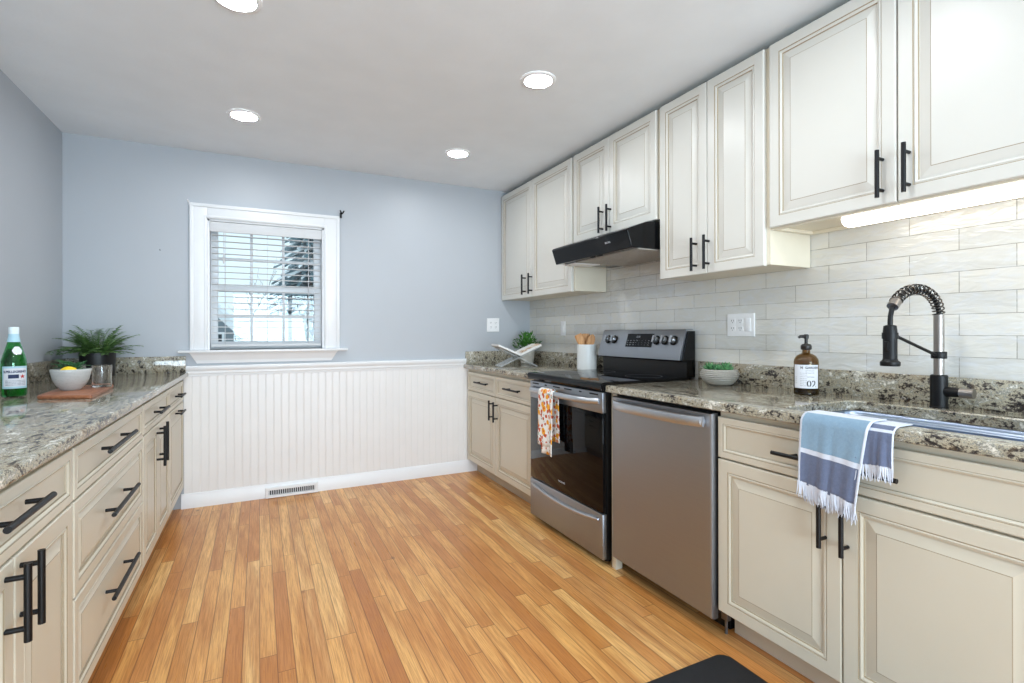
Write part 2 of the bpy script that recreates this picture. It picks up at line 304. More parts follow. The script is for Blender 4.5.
# ------------------------------------------------------------------ mesh builder
ORG = {}
class MB:
    def __init__(s, T=None):
        s.v = []; s.f = []; s.m = []; s.T = T or (lambda a, b, c: (a, b, c))
    def add(s, vs, fs, mat=0):
        o = len(s.v); s.v += [s.T(*p) for p in vs]
        for i, f in enumerate(fs):
            s.f.append(tuple(o+k for k in f)); s.m.append(mat[i] if isinstance(mat, (list, tuple)) else mat)
    def bm(s, b, mat=0):
        b.verts.index_update(); s.add([tuple(v.co) for v in b.verts], [[v.index for v in f.verts] for f in b.faces], mat); b.free()
    def box(s, p, q, bev=0.0, mat=0, seg=2):
        x0, y0, z0 = (min(a, b) for a, b in zip(p, q)); x1, y1, z1 = (max(a, b) for a, b in zip(p, q))
        b = bmesh.new(); bmesh.ops.create_cube(b, size=1)
        for v in b.verts: v.co = ((x0+x1)/2+v.co.x*(x1-x0), (y0+y1)/2+v.co.y*(y1-y0), (z0+z1)/2+v.co.z*(z1-z0))
        if bev:
            bev = min(bev, 0.45*min(x1-x0, y1-y0, z1-z0))
            bmesh.ops.bevel(b, geom=b.edges[:], offset=bev, segments=seg, profile=0.5, affect='EDGES')
        s.bm(b, mat)
    def tube(s, pts, r, seg=10, mat=0, caps=True, flat=1.0):
        pts = [Vector(p) for p in pts]; n = len(pts); rs = r if isinstance(r, (list, tuple)) else [r]*n
        up = None; vs = []; fs = []
        for i, p in enumerate(pts):
            d = (pts[min(i+1, n-1)]-pts[max(i-1, 0)]).normalized()
            if up is None:
                up = Vector((0, 0, 1)) if abs(d.z) < 0.9 else Vector((1, 0, 0))
            a = (up - d*up.dot(d)).normalized(); bb = d.cross(a); up = a
            for k in range(seg):
                t = 2*math.pi*k/seg; vs.append(tuple(p + a*(math.cos(t)*rs[i]*flat) + bb*(math.sin(t)*rs[i])))
        for i in range(n-1):
            for k in range(seg):
                k2 = (k+1) % seg; fs.append((i*seg+k, i*seg+k2, (i+1)*seg+k2, (i+1)*seg+k))
        if caps: fs.append(tuple(range(seg))[::-1]); fs.append(tuple((n-1)*seg+k for k in range(seg)))
        s.add(vs, fs, mat)
    def lathe(s, prof, c, seg=32, mat=0, sx=1.0, sy=1.0, cap0=True, cap1=True):
        vs = []; fs = []; n = len(prof); mm = []
        for r, z in prof:
            for k in range(seg):
                t = 2*math.pi*k/seg; vs.append((c[0]+r*math.cos(t)*sx, c[1]+r*math.sin(t)*sy, c[2]+z))
        for i in range(n-1):
            for k in range(seg):
                k2 = (k+1) % seg; fs.append((i*seg+k, i*seg+k2, (i+1)*seg+k2, (i+1)*seg+k)); mm.append(mat[i] if isinstance(mat, list) else mat)
        m0 = mat[0] if isinstance(mat, list) else mat; m1 = mat[-1] if isinstance(mat, list) else mat
        if cap0: fs.append(tuple(range(seg))[::-1]); mm.append(m0)
        if cap1: fs.append(tuple((n-1)*seg+k for k in range(seg))); mm.append(m1)
        s.add(vs, fs, mm)
    def prism(s, poly, fn, a0, a1, mat=0):
        n = len(poly); vs = [fn(p[0], p[1], a0) for p in poly] + [fn(p[0], p[1], a1) for p in poly]
        fs = [tuple(range(n)), tuple(range(2*n-1, n-1, -1))] + [(i, (i+1) % n, n+(i+1) % n, n+i) for i in range(n)]
        s.add(vs, fs, mat)
    def loops(s, rings, mats, cap0=True, cap1=True, capm=None):       # closed loops of equal length joined into a skin
        n = len(rings[0]); vs = [p for r in rings for p in r]; fs = []; mm = []
        for i in range(len(rings)-1):
            for k in range(n):
                k2 = (k+1) % n; fs.append((i*n+k, i*n+k2, (i+1)*n+k2, (i+1)*n+k)); mm.append(mats[i])
        if cap0: fs.append(tuple(range(n))[::-1]); mm.append(mats[0])
        if cap1: fs.append(tuple((len(rings)-1)*n+k for k in range(n))); mm.append(0 if capm is None else capm)
        s.add(vs, fs, mm)
    def grid(s, P, mat=0):                                   # P[i][j] points
        n = len(P[0]); vs = [p for r in P for p in r]; fs = []; mm = []
        for i in range(len(P)-1):
            for j in range(n-1):
                fs.append((i*n+j, i*n+j+1, (i+1)*n+j+1, (i+1)*n+j)); mm.append(mat(i, j) if callable(mat) else mat)
        s.add(vs, fs, mm)
    def text(s, txt, size, fn, extrude=0.0004, align='LEFT', mat=0, sx=1.0, bold=0.0):
        cu = bpy.data.curves.new('t', 'FONT'); cu.body = txt; cu.size = size; cu.extrude = extrude; cu.offset = bold; cu.align_x = align; cu.resolution_u = 2
        o = bpy.data.objects.new('t', cu); COL.objects.link(o); dg = bpy.context.evaluated_depsgraph_get(); e = o.evaluated_get(dg); me = e.to_mesh()
        s.add([fn(v.co.x*sx, v.co.y, v.co.z) for v in me.vertices], [tuple(p.vertices) for p in me.polygons], mat)
        e.to_mesh_clear(); bpy.data.objects.remove(o); bpy.data.curves.remove(cu)
    def build(s, name, mats, parent=None, origin=None, ang=35, kind=None, label=None, normals=True):
        org = ORG[parent.name] if parent is not None else Vector(origin or (0, 0, 0))
        me = bpy.data.meshes.new(name); me.from_pydata([tuple(Vector(v)-org) for v in s.v], [], s.f)
        for m in (mats if isinstance(mats, (list, tuple)) else [mats]): me.materials.append(M[m] if isinstance(m, str) else m)
        me.polygons.foreach_set('material_index', s.m); me.update()
        if normals:
            b = bmesh.new(); b.from_mesh(me); bmesh.ops.recalc_face_normals(b, faces=b.faces[:]); b.to_mesh(me); b.free()
        if ang:
            me.polygons.foreach_set('use_smooth', [True]*len(me.polygons)); me.set_sharp_from_angle(angle=math.radians(ang))
        o = bpy.data.objects.new(name, me); COL.objects.link(o)
        if parent is not None: o.parent = parent
        else: o.location = org
        ORG[o.name] = org
        if kind: o['kind'] = kind
        if label: o['label'] = label
        return o
def thing(name, label, cat, loc, group=None, kind=None):
    o = bpy.data.objects.new(name, None); COL.objects.link(o); o.location = loc; o.empty_display_size = 0.05
    ORG[o.name] = Vector(loc)
    if label: o['label'] = label
    if cat: o['category'] = cat
    if group: o['group'] = group
    if kind: o['kind'] = kind
    return o
def tag(o, label, cat, group=None):
    o['label'] = label; o['category'] = cat
    if group: o['group'] = group
    return o
def rrect(x0, y0, x1, y1, r, n=5):
    out = []
    for cx, cyy, a in ((x1-r, y1-r, 0), (x0+r, y1-r, 90), (x0+r, y0+r, 180), (x1-r, y0+r, 270)):
        for k in range(n+1):
            t = math.radians(a + 90*k/n); out.append((cx+r*math.cos(t), cyy+r*math.sin(t)))
    return out
ROOTS = {}

# ------------------------------------------------------------------ room shell
def shell():
    b = MB(); b.box((XL-0.15, YB-0.15, -0.1), (XR+0.2, D+0.15, 0.0)); b.build('floor', 'floor', kind='structure', ang=None)
    b = MB(); b.box((XL-0.15, YB-0.15, CEIL), (XR+0.2, D+0.15, CEIL+0.1)); b.build('ceiling', 'ceiling', kind='structure', ang=None)
    b = MB(); b.box((XL-0.15, YB-0.15, 0), (XL, D+0.15, CEIL)); b.build('wall_left', 'wall', kind='structure', ang=None)
    b = MB(); b.box((XR+0.008, YB-0.15, 0), (XR+0.2, D+0.15, CEIL)); w = b.build('wall_right', 'wall', kind='structure', ang=None)
    b = MB(); b.box((XR, 0.30, 1.0), (XR+0.0085, D, 1.66)); b.box((XR, 2.088, 1.66), (XR+0.0085, 2.94, 1.81)); b.box((XR, 2.08, 0.85), (XR+0.0085, 2.90, 1.0))
    b.build('tile_backsplash', 'tile', w, ang=None, kind='structure')
    # back wall with the window opening
    wx0, wx1, wz0, wz1 = -0.319, 0.441, 1.075, 1.985
    b = MB()
    b.box((XL, D, 0), (wx0, D+0.15, CEIL)); b.box((wx1, D, 0), (XR+0.008, D+0.15, CEIL)); b.box((wx0, D, 0), (wx1, D+0.15, wz0)); b.box((wx0, D, wz1), (wx1, D+0.15, CEIL))
    w = b.build('wall_back', 'wall', kind='structure', ang=None)
    x0, x1 = -0.46, 1.60
    pts = [(x0, D-0.0005)]; p = 0.0508; x = x0
    while x < x1:
        pts += [(x+0.001, D-0.008), (x+p-0.010, D-0.008), (x+p-0.008, D-0.0066), (x+p-0.006, D-0.008), (x+p-0.003, D-0.0066)]; x += p
    pts.append((pts[-1][0]+0.001, D-0.0005))
    b = MB(); b.prism(pts, lambda a, c, z: (a, c, z), 0.09, 0.925); b.build('beadboard', 'bead', w, ang=None, kind='structure')
    prof = [(D-0.0005, 0.895), (D-0.012, 0.897), (D-0.014, 0.912), (D-0.020, 0.916), (D-0.021, 0.932), (D-0.026, 0.938), (D-0.030, 0.952), (D-0.030, 0.963), (D-0.026, 0.968), (D-0.0005, 0.969)]
    b = MB(); b.prism(prof, lambda y, z, a: (a, y, z), -0.445, 1.585); b.build('chair_rail', 'trim', w, ang=30, kind='structure')
    prof = [(D-0.0005, 0.0), (D-0.020, 0.0), (D-0.020, 0.082), (D-0.017, 0.088), (D-0.014, 0.096), (D-0.010, 0.099), (D-0.0005, 0.099)]
    b = MB(); b.prism(prof, lambda y, z, a: (a, y, z), -0.475, 1.70); b.build('baseboard_back', 'trim', kind='structure', ang=30)
    # unseen rear wall; its glass door is added as an opening for the fill
    b = MB(); b.box((XL, YB-0.15, 0), (-0.5, YB, CEIL)); b.box((1.6, YB-0.15, 0), (XR+0.008, YB, CEIL)); b.box((-0.5, YB-0.15, 2.1), (1.6, YB, CEIL)); b.build('wall_rear', 'rearwall', kind='structure', ang=None)
    d = thing('added_door_1', None, None, (0.55, YB, 0), kind='structure')
    b = MB()
    for a, c in ((-0.5, -0.43), (0.515, 0.585), (1.53, 1.6)): b.box((a, YB-0.08, 0.0), (c, YB-0.02, 2.1))
    for a, c in ((0, 0.09), (2.02, 2.1)): b.box((-0.5, YB-0.08, a), (1.6, YB-0.02, c))
    b.build('added_door_frame', 'trim', d, ang=None, kind='structure')
    b = MB(); b.box((-0.43, YB-0.052, 0.09), (0.515, YB-0.048, 2.02)); b.box((0.585, YB-0.052, 0.09), (1.53, YB-0.048, 2.02)); b.build('pane', 'pane', d, ang=None, kind='structure')
shell()

# ------------------------------------------------------------------ window, blind, outdoors
def window():
    wx0, wx1, wz0, wz1 = -0.319, 0.441, 1.075, 1.985
    w = thing('window_1', None, None, (0.06, D, wz0), kind='structure')
    b = MB()
    ox0, ox1, oz1 = -0.417, 0.546, 2.075
    def cas(p0, p1): b.box(p0, p1, 0.004)
    cas((ox0, D-0.020, 1.0755), (wx0, D-0.0005, oz1)); cas((wx1, D-0.020, 1.0755), (ox1, D-0.0005, oz1)); cas((wx0-0.001, D-0.0195, wz1), (wx1+0.001, D-0.0005, oz1))
    b.box((ox0-0.006, D-0.030, 1.0755), (ox0+0.016, D-0.0005, oz1), 0.004); b.box((ox1-0.016, D-0.030, 1.0755), (ox1+0.006, D-0.0005, oz1), 0.004); b.box((ox0-0.006, D-0.0305, oz1-0.016), (ox1+0.006, D-0.0005, oz1+0.008), 0.004)
    b.box((wx0-0.02, D-0.024, 1.0755), (wx0-0.006, D-0.0005, wz1+0.01), 0.003); b.box((wx1+0.006, D-0.024, 1.0755), (wx1+0.02, D-0.0005, wz1+0.01), 0.003); b.box((wx0-0.02, D-0.0242, wz1+0.006), (wx1+0.02, D-0.0005, wz1+0.02), 0.003)
    b.build('casing', 'trim', w, ang=30, kind='structure')
    b = MB(); b.box((-0.488, D-0.062, 1.0575), (0.607, D+0.10, 1.075), 0.005); b.build('sill', 'trim', w, kind='structure')
    b = MB(); z1, z0 = 1.057, 0.984
    pr = [(D-0.0005, z0), (D-0.018, z0), (D-0.020, z0+0.02), (D-0.032, z1-0.018), (D-0.040, z1), (D-0.0005, z1)]
    n = len(pr); vs = []
    for s in (0, 1):
        for y, z in pr:
            t = (z-z0)/(z1-z0); vs.append(((-0.382-0.042*t) if s == 0 else (0.492+0.045*t), y, z))
    b.add(vs, [tuple(range(n)), tuple(range(2*n-1, n-1, -1))] + [(i, (i+1) % n, n+(i+1) % n, n+i) for i in range(n)]); b.build('apron', 'trim', w, ang=None, kind='structure')
    b = MB()
    b.box((wx0, D-0.001, wz0), (wx0+0.012, D+0.149, wz1)); b.box((wx1-0.012, D-0.001, wz0), (wx1, D+0.149, wz1)); b.box((wx0, D-0.001, wz1-0.012), (wx1, D+0.149, wz1)); b.box((wx0, D+0.09, wz0), (wx1, D+0.149, wz0+0.012))
    b.build('jamb', 'trim', w, ang=None, kind='structure')
    gx0, gx1 = -0.262, 0.378
    for (y, z0, z1, rail_b, rail_t) in ((D+0.075, wz0+0.002, 1.535, 0.055, 0.045), (D+0.11, 1.49, wz1-0.012, 0.045, 0.05)):
        b = MB()
        b.box((wx0+0.012, y, z0), (gx0, y+0.032, z1), 0.003); b.box((gx1, y, z0), (wx1-0.012, y+0.032, z1), 0.003)
        b.box((gx0-0.002, y, z0), (gx1+0.002, y+0.032, z0+rail_b), 0.003); b.box((gx0-0.002, y, z1-rail_t), (gx1+0.002, y+0.032, z1), 0.003)
        s = b.build('sash', 'trim', w, kind='structure')
        b = MB(); za, zb = z0+rail_b, z1-rail_t
        for xm in (-0.049, 0.165): b.box((xm-0.009, y+0.006, za), (xm+0.009, y+0.026, zb), 0.002)
        zm = (za+zb)/2; b.box((gx0, y+0.0065, zm-0.009), (gx1, y+0.0255, zm+0.009), 0.002)
        b.build('muntin', 'trim', s, kind='structure')
        b = MB(); b.box((gx0, y+0.014, za), (gx1, y+0.018, zb)); b.build('pane', 'pane', s, ang=None, kind='structure')
    # venetian blind
    bl = thing('window_blind', 'white slatted blind lowered over the window with its slats open', 'blind', (0.06, D+0.035, 1.08))
    bx0, bx1 = -0.302, 0.424; yc = D+0.036
    b = MB(); b.box((bx0, D+0.008, 1.908), (bx1, D+0.066, 1.968), 0.003); b.box((bx0-0.003, D+0.002, 1.900), (bx1+0.003, D+0.0075, 1.969), 0.002); b.build('headrail', 'blind', bl)
    z = 1.882; k = 0
    while z > 1.135:
        b = MB(); tl = 0.0
        P = [(bx0+0.004, yc-0.025, z-0.001), (bx0+0.004, yc, z+0.0018), (bx0+0.004, yc+0.025, z-0.001)]
        ring = [(-0.025, -0.0015), (0, 0.0012), (0.025, -0.0015), (0.025, 0.001), (0, 0.0038), (-0.025, 0.001)]
        b.prism(ring, lambda a, c, x, z=z: (x, yc+a, z+c), bx0+0.004, bx1-0.004); b.build('slat', 'blind', bl, ang=None)
        z -= 0.0432; k += 1
    b = MB(); b.box((bx0+0.003, yc-0.025, 1.096), (bx1-0.003, yc+0.025, 1.114), 0.004); b.build('bottom_rail', 'blind', bl)
    b = MB()
    for x in (-0.215, 0.055, 0.335):
        for y in (yc-0.0275, yc+0.0275): b.tube([(x, y, 1.908), (x, y, 1.112)], 0.0011, 5)
        b.tube([(x, yc, 1.908), (x, yc, 1.112)], 0.0014, 5)
    b.build('ladder_cord', 'cord', bl)
    b = MB(); b.tube([(-0.222, D+0.001, 1.90), (-0.222, D+0.0, 1.745)], 0.0016, 6); b.lathe([(0.003, 0.07), (0.0045, 0.06), (0.0055, 0.01), (0.004, 0.0)], (-0.222, D+0.0, 1.68), 10); b.build('tilt_wand', 'cord', bl)
    # curtain-rod brackets
    b = MB(); y = D-0.0005
    b.box((0.556, y-0.006, 2.075), (0.572, y, 2.115), 0.002); b.tube([(0.564, y-0.004, 2.098), (0.564, y-0.045, 2.098), (0.560, y-0.055, 2.106), (0.552, y-0.060, 2.122)], 0.005, 8); b.tube([(0.564, y-0.045, 2.098), (0.572, y-0.058, 2.104), (0.580, y-0.062, 2.120)], 0.005, 8)
    tag(b.build('curtain_bracket', 'iron', origin=(0.564, D, 2.09)), 'black curtain rod bracket at the top right corner of the window casing', 'bracket')
    b = MB(); b.box((-0.430, y-0.012, 2.066), (-0.4235, y, 2.096), 0.002); b.tube([(-0.427, y-0.01, 2.083), (-0.429, y-0.042, 2.084), (-0.431, y-0.048, 2.094)], 0.004, 8)
    tag(b.build('curtain_bracket', 'plate', origin=(-0.427, D, 2.08)), 'white curtain rod bracket at the top left corner of the window casing', 'bracket')
window()

def outdoors():
    b = MB(); n = 14
    P = [[(-30+i*5, 6.0+j*4.5, -2.4+0.15*math.sin(i*1.3+j)) for j in range(n)] for i in range(n)]
    b.grid(P); o = b.build('snow_ground', 'snow', kind='structure', normals=False)
    # neighbouring house
    h = thing('neighbor_house', 'grey house with a snow covered roof seen through the window', 'house', (0.8, 15, -2.4))
    yg = 12.8; yr = 17.0
    b = MB(); b.box((-6.0, yr-2.2, -2.4), (1.0, yr+3, 0.1)); gy = yg
    b.prism([(-2.6, -2.4), (0.4, -2.4), (0.4, 0.42), (-1.1, 1.92), (-2.6, 0.42)], lambda x, z, y: (x, y, z), yg, yr+0.4)
    for i in range(12): b.box((-2.3, yg-0.02, -1.0+0.16*i), (min(0.28, 0.28-max(0, (-1.0+0.16*i)-0.28)*1.05), yg-0.001, -0.985+0.16*i))
    b.build('wall', 'siding', h, ang=None)
    b = MB(); b.prism([(yr-2.5, 0.05), (yr, 1.44), (yr+3, 0.0), (yr+3, 0.22), (yr, 1.66), (yr-2.5, 0.24)], lambda y, z, x: (x, y, z), -6.2, 1.2)
    b.prism([(0.6, 0.22), (-1.1, 1.92), (-2.8, 0.22), (-2.8, 0.42), (-1.1, 2.12), (0.6, 0.42)], lambda x, z, y: (x, y, z), yg-0.25, yr)
    b.build('roof', 'snow', h, ang=None)
    b = MB(); b.prism([(0.61, 0.13), (-1.1, 1.84), (-2.81, 0.13), (-2.81, 0.33), (-1.1, 2.04), (0.61, 0.33)], lambda x, z, y: (x, y, z), yg-0.29, yg-0.255); b.build('rake_trim', 'trim', h, ang=None)
    b = MB(); b.box((-1.05, yg-0.03, 0.82), (-0.68, yg-0.005, 1.22)); wf = b.build('window', 'trim', h, ang=None)
    b = MB(); b.box((-1.0, yg-0.036, 0.87), (-0.73, yg-0.031, 1.17)); b.build('pane', 'darkglass', wf, ang=None)
    # conifer
    def conifer(x, y, zb, ht, rad, label):
        t = thing('evergreen_tree', label, 'tree', (x, y, zb), 'trees behind the neighbouring house')
        b = MB(); b.tube([(x, y, zb), (x, y, zb+ht*0.97)], [0.22, 0.03], 8); b.build('trunk', 'bark', t)
        b = MB()
        for i in range(1500):
            f = random.random()**0.8; z = zb+ht*(0.06+0.92*f); r = rad*(1-f)**0.8*(0.35+0.65*random.random())+0.1; a = random.random()*6.283
            L = r; dx, dy = math.cos(a), math.sin(a); nx, ny = -dy, dx; wdt = 0.16+0.10*random.random()
            P = []
            for s in range(5):
                q = s/4; zz = z - 0.35*L*q*q + 0.10*q
                w = wdt*(1-q*0.8)
                P.append([(x+dx*L*q-nx*w, y+dy*L*q-ny*w, zz-0.10), (x+dx*L*q, y+dy*L*q, zz), (x+dx*L*q+nx*w, y+dy*L*q+ny*w, zz-0.10)])
            b.grid(P, mat=1 if random.random() < 0.36 else 0)
        b.build('foliage', ['needles', 'snow'], t, normals=False)
    conifer(2.35, 27.5, -2.4, 11.0, 4.0, 'snow dusted evergreen tree at the right side of the window view')
    conifer(7.4, 33.5, -2.4, 9.4, 2.7, 'smaller evergreen tree behind the snow dusted one outside the window')
    def bare(x, y, zb, ht, label, seed):
        rnd = random.Random(seed); t = thing('bare_tree', label, 'tree', (x, y, zb), 'trees behind the neighbouring house')
        b = MB()
        def grow(p, d, L, r, lev):
            q = [p]; 
            for s in range(3):
                d = (d + Vector((rnd.uniform(-.2, .2), rnd.uniform(-.2, .2), rnd.uniform(-.02, .12)))).normalized(); q.append(q[-1]+d*L/3)
            b.tube(q, [r, r*0.85, r*0.7, r*0.55], 5, caps=False)
            if lev:
                for k in range(4):
                    dd = (d+Vector((rnd.uniform(-1, 1), rnd.uniform(-.6, .6), rnd.uniform(-.1, .7)))).normalized(); grow(q[1+k % 3], dd, L*0.68, r*0.5, lev-1)
        grow(Vector((x, y, zb)), Vector((0, 0, 1)), ht*0.42, ht*0.014, 4)
        b.build('branches', 'bark', t, normals=False)
    bare(0.35, 21.5, -2.4, 6.2, 'bare leafless tree rising behind the snowy roof at the middle of the window', 3)
    bare(-2.6, 26.0, -2.4, 4.6, 'low bare tree at the left edge of the window view', 5)
    bare(1.9, 14.2, -2.4, 4.6, 'bare tree with thin branches in front of the evergreen outside the window', 9)
outdoors()

# ------------------------------------------------------------------ cabinets
def TR(xf): return lambda u, w, n: (xf-n, u, w)
def TL(xf): return lambda u, w, n: (xf+n, u, w)
def front(T, u0, u1, z0, z1, name, parent, frame=0.058, mats=('cream', 'glaze'), th=0.02):
    """raised-panel door or drawer front: nested rectangular loops from the back to the raised centre"""
    b = MB(T)
    sl = 0.030 if frame > 0.05 else 0.016
    pr = [(0.0, 0.001, 0), (0.0, th-0.004, 0), (0.0015, th-0.001, 0), (0.004, th, 0), (frame-0.016, th, 0), (frame-0.013, th-0.0025, 1), (frame-0.0115, th-0.0025, 0), (frame-0.009, th-0.0005, 0), (frame-0.002, th-0.0035, 0), (frame, th-0.009, 1),
          (frame+0.003, th-0.009, 0), (frame+0.003+sl, th-0.003, 0), (frame+0.005+sl, th-0.0022, 1)]
    if z1-z0 < 0.2 and frame < 0.05:
        pr = [(0.0, 0.001, 0), (0.0, th-0.004, 0), (0.0015, th-0.001, 0), (0.004, th, 0), (frame-0.012, th, 0), (frame-0.0105, th-0.002, 1), (frame-0.0095, th-0.002, 0), (frame-0.007, th, 0), (frame-0.001, th-0.004, 0), (frame, th-0.008, 1), (frame+0.002, th-0.008, 0)]
    rings = [[(u0+d, z0+d, n), (u1-d, z0+d, n), (u1-d, z1-d, n), (u0+d, z1-d, n)] for d, n, _ in pr]
    b.loops(rings, [p[2] for p in pr[1:]])
    return b.build(name, list(mats), parent, ang=None)
def pull(T, parent, horiz, c, z, L, th=0.02, r=0.007, off=0.035):
    b = MB(T); n = th+off; inset = L*0.17
    if horiz:
        b.tube([(c-L/2, z, n), (c+L/2, z, n)], r, 12)
        for s in (-1, 1): b.tube([(c+s*(L/2-inset), z, th-0.001), (c+s*(L/2-inset), z, n)], r*0.8, 10)
    else:
        b.tube([(c, z-L/2, n), (c, z+L/2, n)], r, 12)
        for s in (-1, 1): b.tube([(c, z+s*(L/2-inset), th-0.001), (c, z+s*(L/2-inset), n)], r*0.8, 10)
    return b.build('handle', 'iron', parent)
def cabinet(kind, side, xf, y0, y1, z0, z1, xback, label, cat, items, toe=True, group=None, mats=('cream_base_lit', 'glaze')):
    """xf is the face of the carcass; items: (type, y0, y1, z0, z1, handle spec)"""
    T = TR(xf) if side == 'R' else TL(xf); sg = 1 if side == 'R' else -1
    yc = (y0+y1)/2; base = 0.0 if toe else z0
    t = thing(kind, label, cat, (xf+sg*0.25, yc, base), group)
    b = MB(); ya, yb = y0+0.0008, y1-0.0008
    if kind == 'sink_base_cabinet':                       # open-topped box that leaves room for the sink
        b.box((xf, ya, z0), (xf+0.02, yb, z1)); b.box((xf+0.02, ya, z0), (xback, ya+0.018, z1)); b.box((xf+0.02, yb-0.018, z0), (xback, yb, z1))
        b.box((xback-0.012, ya+0.018, z0), (xback, yb-0.018, z1)); b.box((xf+0.02, ya+0.018, z0), (xback-0.012, yb-0.018, z0+0.018))
    else: b.box((xf, ya, z0), (xback, yb, z1), 0.001)
    b.build('carcass', 'carcass', t, ang=None)
    if toe:
        b = MB(); b.box((xf+sg*0.075, y0+0.0008, 0.0), (xf+sg*0.093, y1-0.0008, z0-0.0005)); b.build('toe_kick', 'toe', t, ang=None)
    for it in items:
        ty, a, c, za, zb, hs = it
        fr = front(T, a, c, za, zb, ty, t, 0.06 if ty == 'door' else (0.036 if zb-za < 0.2 else 0.05), mats)
        if hs: pull(T, fr, *hs)
    return t
ZT, ZC = 0.925, 0.889          # right counter top and underside
XC = 1.612                     # right carcass face (doors stand 20 mm proud of it)
H = lambda c, z, L=0.15: (True, c, z, L)
V = lambda c, z, L=0.15: (False, c, z, L)
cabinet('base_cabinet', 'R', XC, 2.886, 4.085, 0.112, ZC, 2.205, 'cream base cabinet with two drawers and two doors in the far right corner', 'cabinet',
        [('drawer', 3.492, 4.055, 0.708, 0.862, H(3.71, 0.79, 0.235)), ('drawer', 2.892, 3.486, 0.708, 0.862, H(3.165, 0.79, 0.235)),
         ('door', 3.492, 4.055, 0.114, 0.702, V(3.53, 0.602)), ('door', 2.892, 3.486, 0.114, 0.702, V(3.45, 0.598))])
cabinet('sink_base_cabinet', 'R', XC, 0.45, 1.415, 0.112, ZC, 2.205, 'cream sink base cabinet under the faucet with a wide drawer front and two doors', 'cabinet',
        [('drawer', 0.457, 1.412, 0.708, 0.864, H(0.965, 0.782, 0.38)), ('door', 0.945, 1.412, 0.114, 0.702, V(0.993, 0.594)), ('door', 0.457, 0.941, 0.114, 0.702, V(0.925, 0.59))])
b = MB(); b.box((1.60, 2.052, 0.0), (1.64, 2.086, ZC), 0.001); tag(b.build('filler_panel', 'cream_base_lit', origin=(1.62, 2.07, 0)), 'narrow cream filler strip between the stove and the dishwasher', 'panel')
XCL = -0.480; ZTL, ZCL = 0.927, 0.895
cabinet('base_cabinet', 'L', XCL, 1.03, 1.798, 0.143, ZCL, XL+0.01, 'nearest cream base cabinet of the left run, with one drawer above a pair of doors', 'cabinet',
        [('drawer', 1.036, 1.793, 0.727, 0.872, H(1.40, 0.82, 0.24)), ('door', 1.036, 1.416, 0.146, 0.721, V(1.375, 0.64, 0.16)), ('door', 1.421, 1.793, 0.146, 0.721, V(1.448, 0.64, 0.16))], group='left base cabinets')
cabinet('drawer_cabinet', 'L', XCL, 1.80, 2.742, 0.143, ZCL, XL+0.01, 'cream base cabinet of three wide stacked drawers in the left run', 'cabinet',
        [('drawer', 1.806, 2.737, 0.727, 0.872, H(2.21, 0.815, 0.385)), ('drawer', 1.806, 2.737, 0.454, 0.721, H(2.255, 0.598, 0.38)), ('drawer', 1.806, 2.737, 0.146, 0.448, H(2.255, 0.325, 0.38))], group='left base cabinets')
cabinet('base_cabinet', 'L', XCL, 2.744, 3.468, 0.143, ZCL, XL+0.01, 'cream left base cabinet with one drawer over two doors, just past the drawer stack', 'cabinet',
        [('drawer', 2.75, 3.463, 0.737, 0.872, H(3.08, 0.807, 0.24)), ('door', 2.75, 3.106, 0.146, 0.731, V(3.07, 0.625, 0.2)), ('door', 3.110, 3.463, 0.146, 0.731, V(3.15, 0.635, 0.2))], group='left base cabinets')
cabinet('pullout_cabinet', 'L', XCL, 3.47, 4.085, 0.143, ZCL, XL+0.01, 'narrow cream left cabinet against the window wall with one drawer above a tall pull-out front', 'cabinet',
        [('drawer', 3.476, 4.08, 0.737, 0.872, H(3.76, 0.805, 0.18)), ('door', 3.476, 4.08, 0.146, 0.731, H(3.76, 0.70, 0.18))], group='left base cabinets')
XU = 1.945
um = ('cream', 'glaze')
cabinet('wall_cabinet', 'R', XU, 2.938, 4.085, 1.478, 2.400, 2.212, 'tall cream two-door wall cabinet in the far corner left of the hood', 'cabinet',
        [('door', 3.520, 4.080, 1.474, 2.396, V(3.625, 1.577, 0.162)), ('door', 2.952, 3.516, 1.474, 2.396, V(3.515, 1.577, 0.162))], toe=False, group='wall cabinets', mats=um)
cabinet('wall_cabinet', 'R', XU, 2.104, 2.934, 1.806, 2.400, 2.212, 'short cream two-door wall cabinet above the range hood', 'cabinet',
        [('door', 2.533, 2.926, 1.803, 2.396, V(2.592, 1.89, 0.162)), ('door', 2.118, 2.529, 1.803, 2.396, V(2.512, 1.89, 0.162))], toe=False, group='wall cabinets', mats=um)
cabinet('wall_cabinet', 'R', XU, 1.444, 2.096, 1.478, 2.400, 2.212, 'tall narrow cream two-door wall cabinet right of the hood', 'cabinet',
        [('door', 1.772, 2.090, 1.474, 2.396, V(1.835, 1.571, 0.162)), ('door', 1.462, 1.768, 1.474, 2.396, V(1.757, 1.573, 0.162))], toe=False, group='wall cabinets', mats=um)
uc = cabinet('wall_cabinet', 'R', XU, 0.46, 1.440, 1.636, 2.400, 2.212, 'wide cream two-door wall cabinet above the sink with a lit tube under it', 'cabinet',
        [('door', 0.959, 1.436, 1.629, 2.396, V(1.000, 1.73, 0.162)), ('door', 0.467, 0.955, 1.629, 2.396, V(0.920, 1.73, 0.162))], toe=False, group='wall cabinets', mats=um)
b = MB(); b.box((XU, 0.461, 1.622), (XU+0.02, 1.439, 1.6355)); b.box((2.19, 0.461, 1.622), (2.212, 1.439, 1.6355)); b.box((XU+0.02, 1.42, 1.622), (2.19, 1.439, 1.6355)); b.build('bottom_rail', 'carcass', uc, ang=None)
